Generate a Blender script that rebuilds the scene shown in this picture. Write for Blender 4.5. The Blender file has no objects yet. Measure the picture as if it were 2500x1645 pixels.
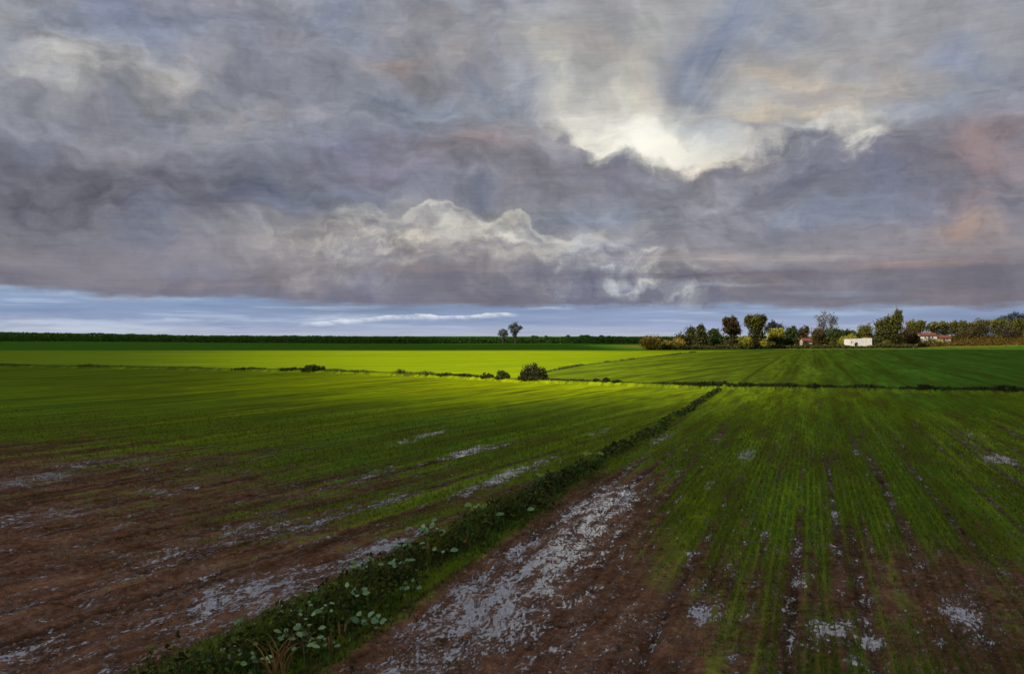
import bpy, math, random
import numpy as np

# ------------------------------------------------------------------ basics
S = bpy.context.scene
COL = S.collection
F, CX, HZ, H = 2165.0, 1250.0, 820.0, 5.0      # lens (in photo pixels), centre column, horizon row, eye height
rng = np.random.default_rng(7)
R = random.Random(7)


def lin(c):
    out = []
    for v in c:
        v = v / 255.0
        out.append(v / 12.92 if v <= 0.04045 else ((v + 0.055) / 1.055) ** 2.4)
    return tuple(out) + (1.0,)


def P(px, py, z=0.0):
    """ground point (height z) that the pixel looks at"""
    y = F * (H - z) / (py - HZ)
    return ((px - CX) / F * y, y)


def W(px, py, y):
    """point at depth y"""
    return ((px - CX) / F * y, y, H - (py - HZ) * y / F)


def sm(a, b, x):
    t = np.clip((np.asarray(x, float) - a) / (b - a), 0, 1)
    return t * t * (3 - 2 * t)


def _hash(ix, iy, seed):
    h = (ix.astype(np.int64) * 374761393 + iy.astype(np.int64) * 668265263 + seed * 2147483647 + 12345) & 0xffffffff
    h = ((h ^ (h >> 13)) * 1274126177) & 0xffffffff
    h = (h ^ (h >> 16)) & 0xffff
    return h / 65535.0


def vn(x, y, seed=0):
    ix, iy = np.floor(x), np.floor(y)
    fx, fy = x - ix, y - iy
    fx = fx * fx * (3 - 2 * fx)
    fy = fy * fy * (3 - 2 * fy)
    a, b = _hash(ix, iy, seed), _hash(ix + 1, iy, seed)
    c, d = _hash(ix, iy + 1, seed), _hash(ix + 1, iy + 1, seed)
    return (a * (1 - fx) + b * fx) * (1 - fy) + (c * (1 - fx) + d * fx) * fy


def fbm(x, y, o=4, seed=0):
    s, a, t = 0, 1, 0
    for i in range(o):
        s = s + a * vn(x * 2 ** i + 17.3 * i, y * 2 ** i + 5.1 * i, seed + i)
        t += a
        a *= 0.55
    return s / t


# ------------------------------------------------------------------ mesh helpers
def mesh_np(name, verts, faces, nper, mat, parent=None, attrs=None, smooth=False):
    me = bpy.data.meshes.new(name)
    verts = np.asarray(verts, np.float32).reshape(-1, 3)
    faces = np.asarray(faces, np.int32).reshape(-1)
    nf = len(faces) // nper
    me.vertices.add(len(verts))
    me.vertices.foreach_set('co', verts.ravel())
    me.loops.add(len(faces))
    me.loops.foreach_set('vertex_index', faces)
    me.polygons.add(nf)
    me.polygons.foreach_set('loop_start', np.arange(0, nf * nper, nper, dtype=np.int32))
    me.polygons.foreach_set('loop_total', np.full(nf, nper, np.int32))
    if smooth:
        me.polygons.foreach_set('use_smooth', np.ones(nf, bool))
    me.update(calc_edges=True)
    me.validate()
    for k, (typ, data) in (attrs or {}).items():
        at = me.attributes.new(k, typ, 'POINT')
        data = np.asarray(data, np.float32)
        at.data.foreach_set('color' if typ == 'FLOAT_COLOR' else 'vector' if typ == 'FLOAT_VECTOR' else 'value', data.ravel())
    me.materials.append(mat)
    o = bpy.data.objects.new(name, me)
    COL.objects.link(o)
    if parent:
        o.parent = parent
    return o


def tag(o, label=None, cat=None, group=None, kind=None):
    if label:
        o['label'] = label
    if cat:
        o['category'] = cat
    if group:
        o['group'] = group
    if kind:
        o['kind'] = kind
    return o


def empty(name, loc):
    o = bpy.data.objects.new(name, None)
    o.location = loc
    o.empty_display_size = 0.3
    COL.objects.link(o)
    return o


class MB:
    def __init__(s):
        s.v, s.f = [], []

    def box(s, x0, x1, y0, y1, z0, z1):
        b = len(s.v)
        s.v += [(x, y, z) for z in (z0, z1) for y in (y0, y1) for x in (x0, x1)]
        for q in ((0, 2, 3, 1), (4, 5, 7, 6), (0, 1, 5, 4), (2, 6, 7, 3), (0, 4, 6, 2), (1, 3, 7, 5)):
            s.f.append([b + i for i in q])

    def poly_prism(s, pts, y0, y1):
        """pts in (x,z), extruded along y"""
        b, n = len(s.v), len(pts)
        s.v += [(x, y0, z) for x, z in pts] + [(x, y1, z) for x, z in pts]
        s.f.append([b + i for i in range(n)])
        s.f.append([b + n + i for i in reversed(range(n))])
        for i in range(n):
            j = (i + 1) % n
            s.f.append([b + i, b + n + i, b + n + j, b + j])

    def tube(s, pts, rad, n=6):
        b = len(s.v)
        for k, p in enumerate(pts):
            p = np.array(p, float)
            d = np.array(pts[min(k + 1, len(pts) - 1)], float) - np.array(pts[max(k - 1, 0)], float)
            d /= np.linalg.norm(d) + 1e-9
            u = np.cross(d, (0.31, 0.95, 0.05))
            u /= np.linalg.norm(u) + 1e-9
            w = np.cross(d, u)
            r = rad[k]
            for i in range(n):
                a = 2 * math.pi * i / n
                s.v.append(tuple(p + r * (math.cos(a) * u + math.sin(a) * w)))
        for k in range(len(pts) - 1):
            for i in range(n):
                j = (i + 1) % n
                s.f.append([b + k * n + i, b + k * n + j, b + (k + 1) * n + j, b + (k + 1) * n + i])
        s.f.append([b + (len(pts) - 1) * n + i for i in range(n)])

    def build(s, name, mat, parent=None, smooth=False):
        me = bpy.data.meshes.new(name)
        me.from_pydata(s.v, [], s.f)
        me.materials.append(mat)
        if smooth:
            for p in me.polygons:
                p.use_smooth = True
        me.update()
        o = bpy.data.objects.new(name, me)
        COL.objects.link(o)
        if parent:
            o.parent = parent
        return o


# ------------------------------------------------------------------ node helpers
class NT:
    def __init__(s, tree):
        s.t = tree
        s.n, s.l = tree.nodes, tree.links
        s.n.clear()

    def new(s, typ, **kw):
        nd = s.n.new(typ)
        for k, v in kw.items():
            setattr(nd, k, v)
        return nd

    def put(s, sock, v):
        if isinstance(v, bpy.types.NodeSocket):
            s.l.new(v, sock)
        elif v is not None:
            if sock.type == 'RGBA' and not hasattr(v, '__len__'):
                v = (v, v, v, 1)
            sock.default_value = v

    def m(s, op, a, b=None, c=None, clamp=False):
        nd = s.new('ShaderNodeMath', operation=op, use_clamp=clamp)
        s.put(nd.inputs[0], a)
        if b is not None:
            s.put(nd.inputs[1], b)
        if c is not None:
            s.put(nd.inputs[2], c)
        return nd.outputs[0]

    def vm(s, op, a, b=None, scale=None):
        nd = s.new('ShaderNodeVectorMath', operation=op)
        s.put(nd.inputs[0], a)
        if b is not None:
            s.put(nd.inputs[1], b)
        if scale is not None:
            s.put(nd.inputs['Scale'], scale)
        return nd.outputs['Value'] if op in ('LENGTH', 'DISTANCE', 'DOT_PRODUCT') else nd.outputs[0]

    def mr(s, v, a, b, c=0.0, d=1.0, smooth=True):
        nd = s.new('ShaderNodeMapRange', interpolation_type='SMOOTHSTEP' if smooth else 'LINEAR')
        for i, x in enumerate((v, a, b, c, d)):
            s.put(nd.inputs[i], x)
        return nd.outputs[0]

    def noise(s, vec, scale, detail=4, rough=0.55, col=False, dist=0.0):
        nd = s.new('ShaderNodeTexNoise')
        s.put(nd.inputs['Vector'], vec)
        nd.inputs['Scale'].default_value = scale
        nd.inputs['Detail'].default_value = detail
        nd.inputs['Roughness'].default_value = rough
        nd.inputs['Distortion'].default_value = dist
        return nd.outputs[1 if col else 0]

    def mix(s, f, a, b, blend='MIX'):
        nd = s.new('ShaderNodeMix', data_type='RGBA', blend_type=blend)
        s.put(nd.inputs[0], f)
        s.put(nd.inputs[6], a)
        s.put(nd.inputs[7], b)
        return nd.outputs[2]

    def map(s, vec, loc=(0, 0, 0), rot=(0, 0, 0), sc=(1, 1, 1), typ='POINT'):
        nd = s.new('ShaderNodeMapping', vector_type=typ)
        s.put(nd.inputs[0], vec)
        nd.inputs[1].default_value = loc
        nd.inputs[2].default_value = rot
        nd.inputs[3].default_value = sc
        return nd.outputs[0]

    def ramp(s, v, stops, interp='EASE'):
        nd = s.new('ShaderNodeValToRGB')
        cr = nd.color_ramp
        cr.interpolation = interp
        while len(cr.elements) < len(stops):
            cr.elements.new(0.5)
        for e, (p, c) in zip(cr.elements, stops):
            e.position = p
            e.color = c
        s.put(nd.inputs[0], v)
        return nd.outputs[0]

    def curve(s, v, pts):
        """float curve; pts in 0..1 x 0..1"""
        nd = s.new('ShaderNodeFloatCurve')
        c = nd.mapping.curves[0]
        while len(c.points) < len(pts):
            c.points.new(0.5, 0.5)
        for q, (x, y) in zip(c.points, pts):
            q.location = (x, y)
            q.handle_type = 'AUTO_CLAMPED'
        nd.mapping.update()
        s.put(nd.inputs['Value'], v)
        return nd.outputs[0]


def mat(name):
    m = bpy.data.materials.new(name)
    m.use_nodes = True
    return m, NT(m.node_tree)


# ------------------------------------------------------------------ world sky
EXPO = 0.5
GAIN = 2 ** -EXPO
wd = bpy.data.worlds.new('World')
S.world = wd
wd.use_nodes = True
SUN_EL = math.radians(35)
LDIR = np.array([0.8 * math.cos(SUN_EL), 0.6 * math.cos(SUN_EL), -math.sin(SUN_EL)])   # the way the light travels


def azel(px, py):
    x, z = (px - CX) / F, (HZ - py) / F
    return math.atan2(x, 1), math.atan2(z, math.hypot(x, 1))


def build_world():
    T = NT(wd.node_tree)
    tc = T.new('ShaderNodeTexCoord')
    sx = T.new('ShaderNodeSeparateXYZ')
    T.l.new(tc.outputs['Generated'], sx.inputs[0])
    az = T.m('ARCTAN2', sx.outputs[0], sx.outputs[1])
    el = T.m('ARCSINE', sx.outputs[2])
    cb = T.new('ShaderNodeCombineXYZ')
    T.l.new(az, cb.inputs[0])
    T.l.new(el, cb.inputs[1])
    p0 = cb.outputs[0]
    # turbulent warp of the cloud coordinates
    w1 = T.vm('SCALE', T.vm('SUBTRACT', T.noise(T.map(p0, sc=(1, 1.7, 1)), 7, 3, 0.55, col=True), (0.5, 0.5, 0.5)), scale=0.085)
    w2 = T.vm('SCALE', T.vm('SUBTRACT', T.noise(p0, 34, 4, 0.62, col=True), (0.5, 0.5, 0.5)), scale=0.022)
    p = T.vm('ADD', T.vm('ADD', p0, w1), w2)
    sp = T.new('ShaderNodeSeparateXYZ')
    T.l.new(p, sp.inputs[0])
    waz, wel = sp.outputs[0], sp.outputs[1]
    bil = T.m('ABSOLUTE', T.m('SUBTRACT', T.noise(T.map(p0, loc=(2, 5, 0)), 19, 2, 0.4), 0.5))
    bil2 = T.m('ABSOLUTE', T.m('SUBTRACT', T.noise(T.map(p, loc=(7, 5, 0)), 48, 4, 0.6), 0.5))
    bill = T.m('ADD', T.m('MULTIPLY', bil, 0.10), T.m('MULTIPLY', bil2, 0.022))
    # a gentler warp for the layered low clouds
    p2 = T.vm('ADD', T.vm('ADD', p0, T.vm('MULTIPLY', w1, (0.5, 0.16, 0))), T.vm('MULTIPLY', w2, (1, 0.3, 0)))
    sp2 = T.new('ShaderNodeSeparateXYZ')
    T.l.new(p2, sp2.inputs[0])
    el2 = sp2.outputs[1]
    # textures shared by everything
    fluff = T.noise(T.map(p, sc=(1, 1.5, 1)), 15, 7, 0.62)
    streak = T.noise(T.map(p0, rot=(0, 0, 0.03), sc=(5, 60, 1)), 2.2, 5, 0.65)
    fine = T.noise(T.map(p0, sc=(14, 120, 1)), 3, 3, 0.6)
    big = T.noise(T.map(p, sc=(1, 1.8, 1)), 4.5, 4, 0.55)
    # relief of the cloud masses, lit from the break at the upper right
    def relief(vec, scale, det, dx, dy, off):
        pts = []
        for k in (0, 1):
            pts.append(T.noise(T.map(vec, loc=(off + k * dx, 2 + k * dy, 0), sc=(1, 1.45, 1)), scale, det, 0.58))
        return T.m('SUBTRACT', pts[0], pts[1])
    rel1 = relief(p, 8.0, 5, 0.016, 0.022, 20)
    rel2 = relief(p, 21.0, 5, 0.006, 0.010, 31)
    rel = T.m('ADD', T.m('MULTIPLY', rel1, 1.5), T.m('MULTIPLY', rel2, 1.3))
    # base of the cloud sheet
    E = lambda py: math.atan2(HZ - py, F) / 1.6 + 0.02
    eln = T.m('MULTIPLY_ADD', wel, 1 / 1.6, 0.02)
    base = T.ramp(eln, [
        (0.0, lin((120, 118, 129))), (E(700), lin((117, 115, 127))), (E(640), lin((137, 134, 142))), (E(560), lin((132, 134, 144))),
        (E(430), lin((125, 128, 140))), (E(300), lin((137, 141, 152))), (E(100), lin((138, 142, 153))), (E(-120), lin((146, 147, 155))),
        (0.55, lin((176, 177, 182))), (1.0, lin((190, 191, 196)))])
    c = base

    def blob(px, py, sxp, syp, col, k, rot=0.0, lo=0.25, hi=0.75, vec=None, tex=None):
        nonlocal c
        a, e = azel(px, py)
        ca, ce = math.cos(a) ** 2, math.cos(e)
        # (the tiny term makes the shader compiler evaluate the clouds one after another)
        sq = T.new('ShaderNodeVectorMath', operation='MULTIPLY_ADD')
        T.put(sq.inputs[0], c)
        T.put(sq.inputs[1], (1e-7, 1e-7, 1e-7))
        T.put(sq.inputs[2], vec or p)
        mp = T.map(sq.outputs[0], loc=(a, e, 0), rot=(0, 0, math.radians(-rot)), sc=(sxp / F * ca, syp / F * ce, 1), typ='TEXTURE')
        d = T.vm('LENGTH', mp)
        f = T.mr(d, 1.35, 0.0, 0.0, k)
        t = T.mr(tex or fluff, lo, hi, 0.25, 1.25)
        f = T.m('MULTIPLY', f, t, clamp=True)
        c = T.mix(f, c, lin(col))

    # left and centre of the sheet
    for b in [
        (100, 70, 210, 170, (164, 164, 164), 0.85), (215, 185, 210, 75, (184, 182, 178), 0.95, -8),
        (440, 180, 150, 45, (180, 178, 176), 0.95, -38), (540, 275, 150, 50, (176, 174, 174), 0.9, -15), (700, 255, 150, 32, (160, 158, 165), 0.7),
        (250, 345, 210, 70, (148, 147, 154), 0.6), (440, 370, 120, 50, (144, 143, 152), 0.5),
        (150, 470, 520, 140, (86, 85, 96), 0.95), (600, 480, 320, 95, (95, 95, 106), 0.75), (350, 270, 300, 60, (104, 103, 110), 0.6),
        (930, 380, 240, 90, (114, 114, 141), 0.75), (420, 40, 420, 70, (112, 113, 132), 0.6), (680, 170, 300, 90, (112, 112, 123), 0.6),
        (1090, 130, 170, 110, (120, 112, 112), 0.6), (960, 150, 90, 40, (146, 128, 118), 0.5), (1110, 110, 130, 70, (158, 156, 158), 0.6, -40),
        (1180, 225, 150, 40, (160, 158, 158), 0.6), (760, 90, 120, 60, (142, 141, 148), 0.55), (1040, 260, 220, 60, (130, 138, 150), 0.55),
        (1150, 350, 180, 80, (136, 120, 120), 0.65), (1000, 340, 120, 80, (136, 132, 138), 0.5, 40),
        # right, under the break in the clouds
        (1950, 430, 300, 80, (106, 106, 122), 0.9), (2300, 400, 280, 130, (118, 112, 122), 0.75), (1330, 440, 220, 70, (132, 124, 126), 0.55),
        (1450, 400, 260, 60, (120, 117, 126), 0.6), (1640, 490, 260, 45, (116, 110, 117), 0.6),
        (2430, 420, 150, 150, (148, 124, 120), 0.7), (2370, 570, 150, 75, (164, 138, 124), 0.6), (2150, 560, 120, 60, (140, 128, 130), 0.5),
        (1790, 460, 240, 42, (160, 166, 178), 0.75, -22), (1640, 425, 120, 30, (168, 168, 174), 0.5, -30), (1900, 560, 320, 45, (140, 140, 150), 0.6),
        (1450, 520, 220, 40, (146, 149, 156), 0.5),
    ]:
        blob(*b)

    # the bright break in the clouds, bounded below by the tops of a dark bank
    def curve_px(pts, key_az):
        a0, a1 = -0.75, 0.75
        q = []
        for x, y in pts:
            a, e = azel(x, y)
            q.append(((a - a0) / (a1 - a0), min(1, max(0, e / 0.6))))
        q = [(0.0, q[0][1])] + q + [(1.0, q[-1][1])]
        v = T.mr(key_az, a0, a1, 0, 1, smooth=False)
        return T.m('MULTIPLY', T.curve(v, q), 0.6)

    edge = curve_px([(1130, -480), (1215, 60), (1262, 260), (1310, 292), (1400, 315), (1470, 372), (1550, 352), (1605, 386), (1700, 396), (1780, 360), (1890, 332), (1985, 316),
                     (2070, 337), (2130, 347), (2180, 322), (2300, 300), (2500, 262)], waz)
    over = T.m('SUBTRACT', T.m('SUBTRACT', wel, edge), T.m('SUBTRACT', T.m('MULTIPLY', bill, 0.8), 0.011))
    soft = T.m('ADD', T.mr(az, *[azel(x, 300)[0] for x in (1420, 1230)], 0.010, 0.12), T.mr(az, *[azel(x, 300)[0] for x in (2150, 2400)], 0.0, 0.06))
    mask = T.mr(T.m('DIVIDE', over, soft), -0.3, 1.0)
    mask = T.m('MULTIPLY', mask, T.mr(el, 0.62, 0.95, 1, 0))
    mask = T.m('MULTIPLY', mask, T.mr(az, 0.65, 1.1, 1, 0))
    a, e = azel(1562, 350)
    dv = T.vm('SUBTRACT', p, (a, e, 0))
    dist = T.vm('LENGTH', T.vm('MULTIPLY', dv, (0.8, 1.15, 0)))
    sd = T.new('ShaderNodeSeparateXYZ')
    T.l.new(T.vm('SUBTRACT', p0, (a, e - 0.04, 0)), sd.inputs[0])
    ang = T.m('ARCTAN2', sd.outputs[1], sd.outputs[0])
    ck = T.new('ShaderNodeCombineXYZ')
    T.l.new(T.m('MULTIPLY', ang, 3.2), ck.inputs[0])
    T.l.new(T.m('MULTIPLY', dist, 1.6), ck.inputs[1])
    ray = T.noise(ck.outputs[0], 2.2, 5, 0.6, dist=0.3)
    raydist = T.m('ADD', dist, T.m('MULTIPLY', T.m('SUBTRACT', ray, 0.5), T.mr(dist, 0.03, 0.25, 0.0, 0.15)))
    glow = T.ramp(T.m('MULTIPLY', raydist, 2.0), [
        (0.0, lin((250, 246, 234))), (0.055, lin((236, 232, 218))), (0.10, lin((204, 202, 193))), (0.17, lin((178, 177, 173))),
        (0.27, lin((158, 159, 162))), (0.6, lin((150, 152, 159))), (1.0, lin((148, 150, 158)))])
    dark_bank = c
    c = glow
    blob(1350, 180, 45, 110, (204, 200, 186), 0.7, -15)
    blob(1450, 110, 70, 130, (138, 137, 140), 0.6, 10)
    blob(1560, 170, 60, 170, (184, 181, 172), 0.6, 22)
    blob(1760, 120, 90, 170, (110, 122, 146), 0.72, 35, lo=0.3, hi=0.65, tex=ray)
    blob(1720, 150, 150, 170, (132, 138, 152), 0.5, 32)
    blob(1690, 215, 110, 90, (126, 136, 152), 0.6, 35)
    blob(1880, 70, 110, 60, (122, 134, 156), 0.5, -30, tex=ray)
    blob(1975, 225, 90, 60, (126, 130, 150), 0.75, -10)
    blob(2380, 150, 260, 45, (122, 130, 154), 0.8, 30, tex=ray)
    blob(1950, 205, 200, 40, (194, 180, 158), 0.7, 15)
    blob(2190, 205, 110, 60, (182, 168, 156), 0.6, 10)
    blob(1930, 285, 210, 38, (200, 186, 162), 0.75, 6)
    blob(1850, 300, 120, 14, (140, 148, 160), 0.6, 15)
    blob(2030, 308, 150, 20, (218, 212, 198), 0.85, 0)
    blob(2120, 335, 50, 18, (224, 220, 206), 0.8)
    blob(2250, 285, 150, 30, (176, 174, 174), 0.5)
    blob(2300, 60, 260, 70, (158, 158, 160), 0.5, 25, tex=ray)
    c = T.mix(mask, dark_bank, c)
    cdist = T.vm('LENGTH', T.vm('MULTIPLY', dv, (0.5, 1.35, 0)))
    core = T.m('MULTIPLY', T.m('MULTIPLY', T.mr(cdist, 0.075, 0.0), mask), T.mr(fluff, 0.36, 0.6, 0.25, 1.0))
    # the bank's own rim light leaks over the edge
    rim = T.m('MULTIPLY', T.mr(T.m('ABSOLUTE', over), 0.02, 0.0, 0, 0.75), T.mr(az, *[azel(x, 300)[0] for x in (1300, 1420)]))
    rim = T.m('MULTIPLY', rim, T.mr(az, *[azel(x, 300)[0] for x in (2230, 2120)]))
    rim = T.m('MULTIPLY', rim, T.mr(fluff, 0.35, 0.65))
    c = T.mix(rim, c, lin((226, 222, 210)))

    # cumulus bank in the middle distance
    edge2 = curve_px([(440, 640), (560, 560), (640, 512), (705, 512), (735, 532), (800, 506), (860, 486), (900, 482), (950, 512), (1000, 494), (1060, 468), (1120, 482),
                      (1170, 516), (1230, 498), (1285, 494), (1312, 527), (1345, 548), (1400, 560), (1460, 556), (1500, 576), (1600, 596), (1700, 618), (1800, 640), (2000, 660)],
                     T.m('ADD', T.m('MULTIPLY', waz, 0.5), T.m('MULTIPLY', az, 0.5)))
    wl2 = T.m('ADD', T.m('MULTIPLY', wel, 0.55), T.m('MULTIPLY', el, 0.45))
    under = T.m('ADD', T.m('SUBTRACT', edge2, wl2), T.m('SUBTRACT', T.m('MULTIPLY', bill, 0.85), 0.013))
    m2 = T.m('MULTIPLY', T.mr(under, -0.002, T.mr(az, *[azel(x, 550)[0] for x in (800, 1000)], 0.022, 0.009)), T.mr(under, 0.10, 0.02))
    m2 = T.m('MULTIPLY', m2, T.mr(az, *[azel(x, 550)[0] for x in (540, 860)]))
    m2 = T.m('MULTIPLY', m2, T.mr(az, *[azel(x, 550)[0] for x in (1880, 1620)]))
    m2 = T.m('MULTIPLY', m2, T.mr(fluff, 0.3, 0.62, 0.25, 0.95))
    def puffs(k):
        q = T.map(p, loc=(3 - 0.5 * k * 0.010, 1 - k * 0.012, 0), sc=(1, 1.25, 1))
        f1 = T.m('ABSOLUTE', T.m('SUBTRACT', T.noise(q, 17, 2, 0.5), 0.5))
        f2 = T.m('ABSOLUTE', T.m('SUBTRACT', T.noise(q, 40, 4, 0.6), 0.5))
        return T.m('ADD', f1, T.m('MULTIPLY', f2, 0.5))
    pd = T.m('SUBTRACT', puffs(0), puffs(1))
    cum = T.ramp(T.m('MULTIPLY_ADD', pd, 2.6, 0.5), [(0.2, lin((122, 120, 128))), (0.45, lin((150, 148, 150))), (0.62, lin((176, 173, 168))), (0.85, lin((208, 206, 196)))])
    c = T.mix(m2, c, cum)
    r2 = T.m('MULTIPLY', T.mr(under, -0.001, 0.003), T.mr(under, 0.014, 0.002))
    r2 = T.m('MULTIPLY', r2, T.mr(big, 0.4, 0.58, 0.25, 1.0))
    r2 = T.m('MULTIPLY', r2, T.mr(az, *[azel(x, 550)[0] for x in (800, 1050)], 0.0, 0.62))
    r2 = T.m('MULTIPLY', r2, T.mr(az, *[azel(x, 550)[0] for x in (1560, 1300)], 0.1, 1))
    c = T.mix(r2, c, lin((220, 218, 204)))
    blob(1180, 555, 200, 60, (192, 189, 180), 0.7, 0)
    blob(960, 545, 180, 60, (170, 168, 164), 0.6, -8)
    blob(1400, 590, 160, 45, (176, 174, 172), 0.6, -10)
    blob(640, 560, 130, 36, (152, 150, 152), 0.6, -12)
    blob(1480, 592, 170, 24, (186, 184, 180), 0.4, -12)
    blob(1290, 620, 180, 24, (182, 178, 172), 0.6, -6)
    blob(720, 575, 110, 38, (160, 156, 156), 0.55, -15)
    # flat layers over the horizon
    for b in [(1900, 628, 560, 15, (172, 164, 162), 0.75), (2250, 645, 260, 12, (176, 150, 138), 0.6), (1000, 655, 420, 14, (128, 118, 122), 0.6, -2), (1700, 672, 900, 16, (104, 100, 114), 0.8),
              (1650, 698, 260, 6, (158, 162, 174), 0.7), (2300, 690, 300, 20, (104, 102, 114), 0.6), (2050, 712, 200, 9, (136, 146, 162), 0.5), (500, 690, 400, 12, (136, 126, 130), 0.5),
              (300, 630, 400, 18, (134, 128, 133), 0.5), (800, 640, 300, 10, (150, 145, 148), 0.45, -4)]:
        blob(*b, **{'vec': p2, 'tex': streak})
    # soft pale wisps and darker hollows all over the sheet
    wis = T.noise(T.map(p, loc=(11, 3, 0), rot=(0, 0, 0.5), sc=(1, 2.4, 1)), 9, 6, 0.6, dist=0.6)
    wf = T.m('MULTIPLY', T.mr(wis, 0.5, 0.72, 0, 0.42), T.mr(el, 0.07, 0.14))
    c = T.mix(wf, c, T.mix(1.0, c, (1.34, 1.32, 1.28, 1), 'MULTIPLY'))
    wf2 = T.m('MULTIPLY', T.mr(wis, 0.5, 0.3, 0, 0.6), T.mr(el, 0.07, 0.14))
    c = T.mix(wf2, c, T.mix(1.0, c, (0.78, 0.79, 0.84, 1), 'MULTIPLY'))
    # streaky, brushed variation over the whole sheet
    v = T.m('ADD', T.m('MULTIPLY', streak, 0.30), T.m('MULTIPLY', fluff, 0.80))
    v = T.m('ADD', v, T.m('MULTIPLY', big, 0.5))
    v = T.m('ADD', v, T.m('MULTIPLY', fine, 0.24))
    v = T.mr(v, 0.55, 1.30, 0.72, 1.38, smooth=False)
    v = T.m('MULTIPLY', v, T.m('MULTIPLY_ADD', T.m('MULTIPLY', rel, T.m('MULTIPLY_ADD', mask, -0.5, 1.0)), T.mr(el, 0.06, 0.13, 0.2, 0.68), 1.0))
    c = T.mix(1.0, c, v, 'MULTIPLY')
    hue = T.noise(T.map(p, loc=(5, 2, 0), sc=(1, 2, 1)), 6, 3, 0.5)
    c = T.mix(T.mr(hue, 0.52, 0.68, 0, 0.42), c, T.mix(1.0, c, (1.14, 1.0, 0.88, 1), 'MULTIPLY'))
    c = T.mix(T.mr(hue, 0.5, 0.32, 0, 0.6), c, T.mix(1.0, c, (0.83, 0.95, 1.15, 1), 'MULTIPLY'))

    c = T.mix(T.m('MULTIPLY', core, 0.9), c, lin((255, 251, 238)))
    # clear strip under the sheet
    ns = T.new('ShaderNodeTexSky', sky_type='NISHITA', sun_disc=False)
    ns.sun_elevation = SUN_EL
    ns.sun_rotation = math.atan2(-0.8, -0.6)
    nis = T.vm('SCALE', ns.outputs[0], scale=0.085)
    strip = T.ramp(T.mr(el, 0.0, 0.05, 0, 1, smooth=False), [
        (0.0, lin((182, 190, 212))), (0.14, lin((170, 181, 210))), (0.32, lin((143, 160, 199))), (0.6, lin((134, 156, 196))), (1.0, lin((146, 172, 208)))])
    sheet = c
    c = T.mix(0.15, strip, nis)
    for b in [(150, 795, 420, 22, (194, 202, 218), 0.8), (450, 782, 350, 8, (178, 192, 216), 0.7), (300, 722, 300, 7, (176, 196, 222), 0.7), (900, 752, 330, 15, (118, 134, 160), 0.75),
              (850, 776, 130, 10, (200, 210, 224), 0.75), (1330, 753, 70, 5, (208, 216, 228), 0.8), (2050, 762, 200, 9, (162, 182, 208), 0.7), (1800, 800, 300, 25, (158, 170, 208), 0.5),
              (2350, 770, 260, 18, (124, 138, 168), 0.5), (2450, 788, 130, 18, (104, 110, 130), 0.6)]:
        blob(*b, **{'vec': p2, 'tex': streak, 'lo': 0.3, 'hi': 0.6})
    # thin bright ribbon of far cloud
    el3 = T.m('ADD', el, T.m('MULTIPLY', T.m('SUBTRACT', T.noise(T.map(p0, sc=(40, 60, 1)), 1.0, 4, 0.6), 0.5), 0.008))
    line = curve_px([(700, 786), (860, 779), (1000, 768), (1120, 770), (1250, 764), (1300, 766)], az)
    ln = T.m('SUBTRACT', line, el3)
    lm = T.m('MULTIPLY', T.mr(ln, -0.0006, 0.0004), T.mr(ln, 0.0075, 0.0))
    lm = T.m('MULTIPLY', lm, T.m('MULTIPLY', T.mr(az, *[azel(x, 770)[0] for x in (700, 800)]), T.mr(az, *[azel(x, 770)[0] for x in (1275, 1230)])))
    lm = T.m('MULTIPLY', lm, T.mr(T.noise(T.map(p0, sc=(30, 90, 1)), 1.6, 4, 0.65), 0.32, 0.6, 0.15, 1.0))
    c = T.mix(lm, c, lin((222, 228, 236)))
    c = T.mix(1.0, c, T.mr(streak, 0.25, 0.75, 0.86, 1.10, smooth=False), 'MULTIPLY')
    ban = T.noise(T.map(p0, loc=(1, 3, 0), sc=(4, 70, 1)), 1.5, 5, 0.6)
    c = T.mix(T.mr(ban, 0.52, 0.7, 0, 0.55), c, lin((186, 200, 222)))
    c = T.mix(T.mr(ban, 0.46, 0.3, 0, 0.5), c, lin((118, 140, 180)))
    stripc = c
    edge3 = curve_px([(-400, 706), (0, 708), (200, 714), (420, 722), (650, 731), (900, 744), (1250, 750), (1700, 744), (2100, 748), (2500, 742), (2900, 740)], az)
    wob = T.noise(T.map(p0, loc=(4, 9, 0), sc=(7, 45, 1)), 1.4, 5, 0.62)
    ms = T.mr(T.m('ADD', T.m('SUBTRACT', edge3, el2), T.m('MULTIPLY', T.m('SUBTRACT', wob, 0.5), 0.022)), -0.0055, 0.0055)
    c = T.mix(ms, sheet, stripc)
    bg = T.new('ShaderNodeBackground')
    T.l.new(c, bg.inputs[0])
    bg.inputs[1].default_value = GAIN
    out = T.new('ShaderNodeOutputWorld')
    T.l.new(bg.outputs[0], out.inputs[0])


build_world()
wd.cycles.sampling_method = 'MANUAL'
wd.cycles.sample_map_resolution = 512

# ------------------------------------------------------------------ sun
sd = bpy.data.lights.new('sun', 'SUN')
sd.energy = 5.0
sd.angle = math.radians(0.6)
sd.color = (1.0, 0.94, 0.82)
so = bpy.data.objects.new('sun', sd)
COL.objects.link(so)
from mathutils import Vector
so.rotation_euler = Vector(LDIR).to_track_quat('-Z', 'Y').to_euler()

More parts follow.
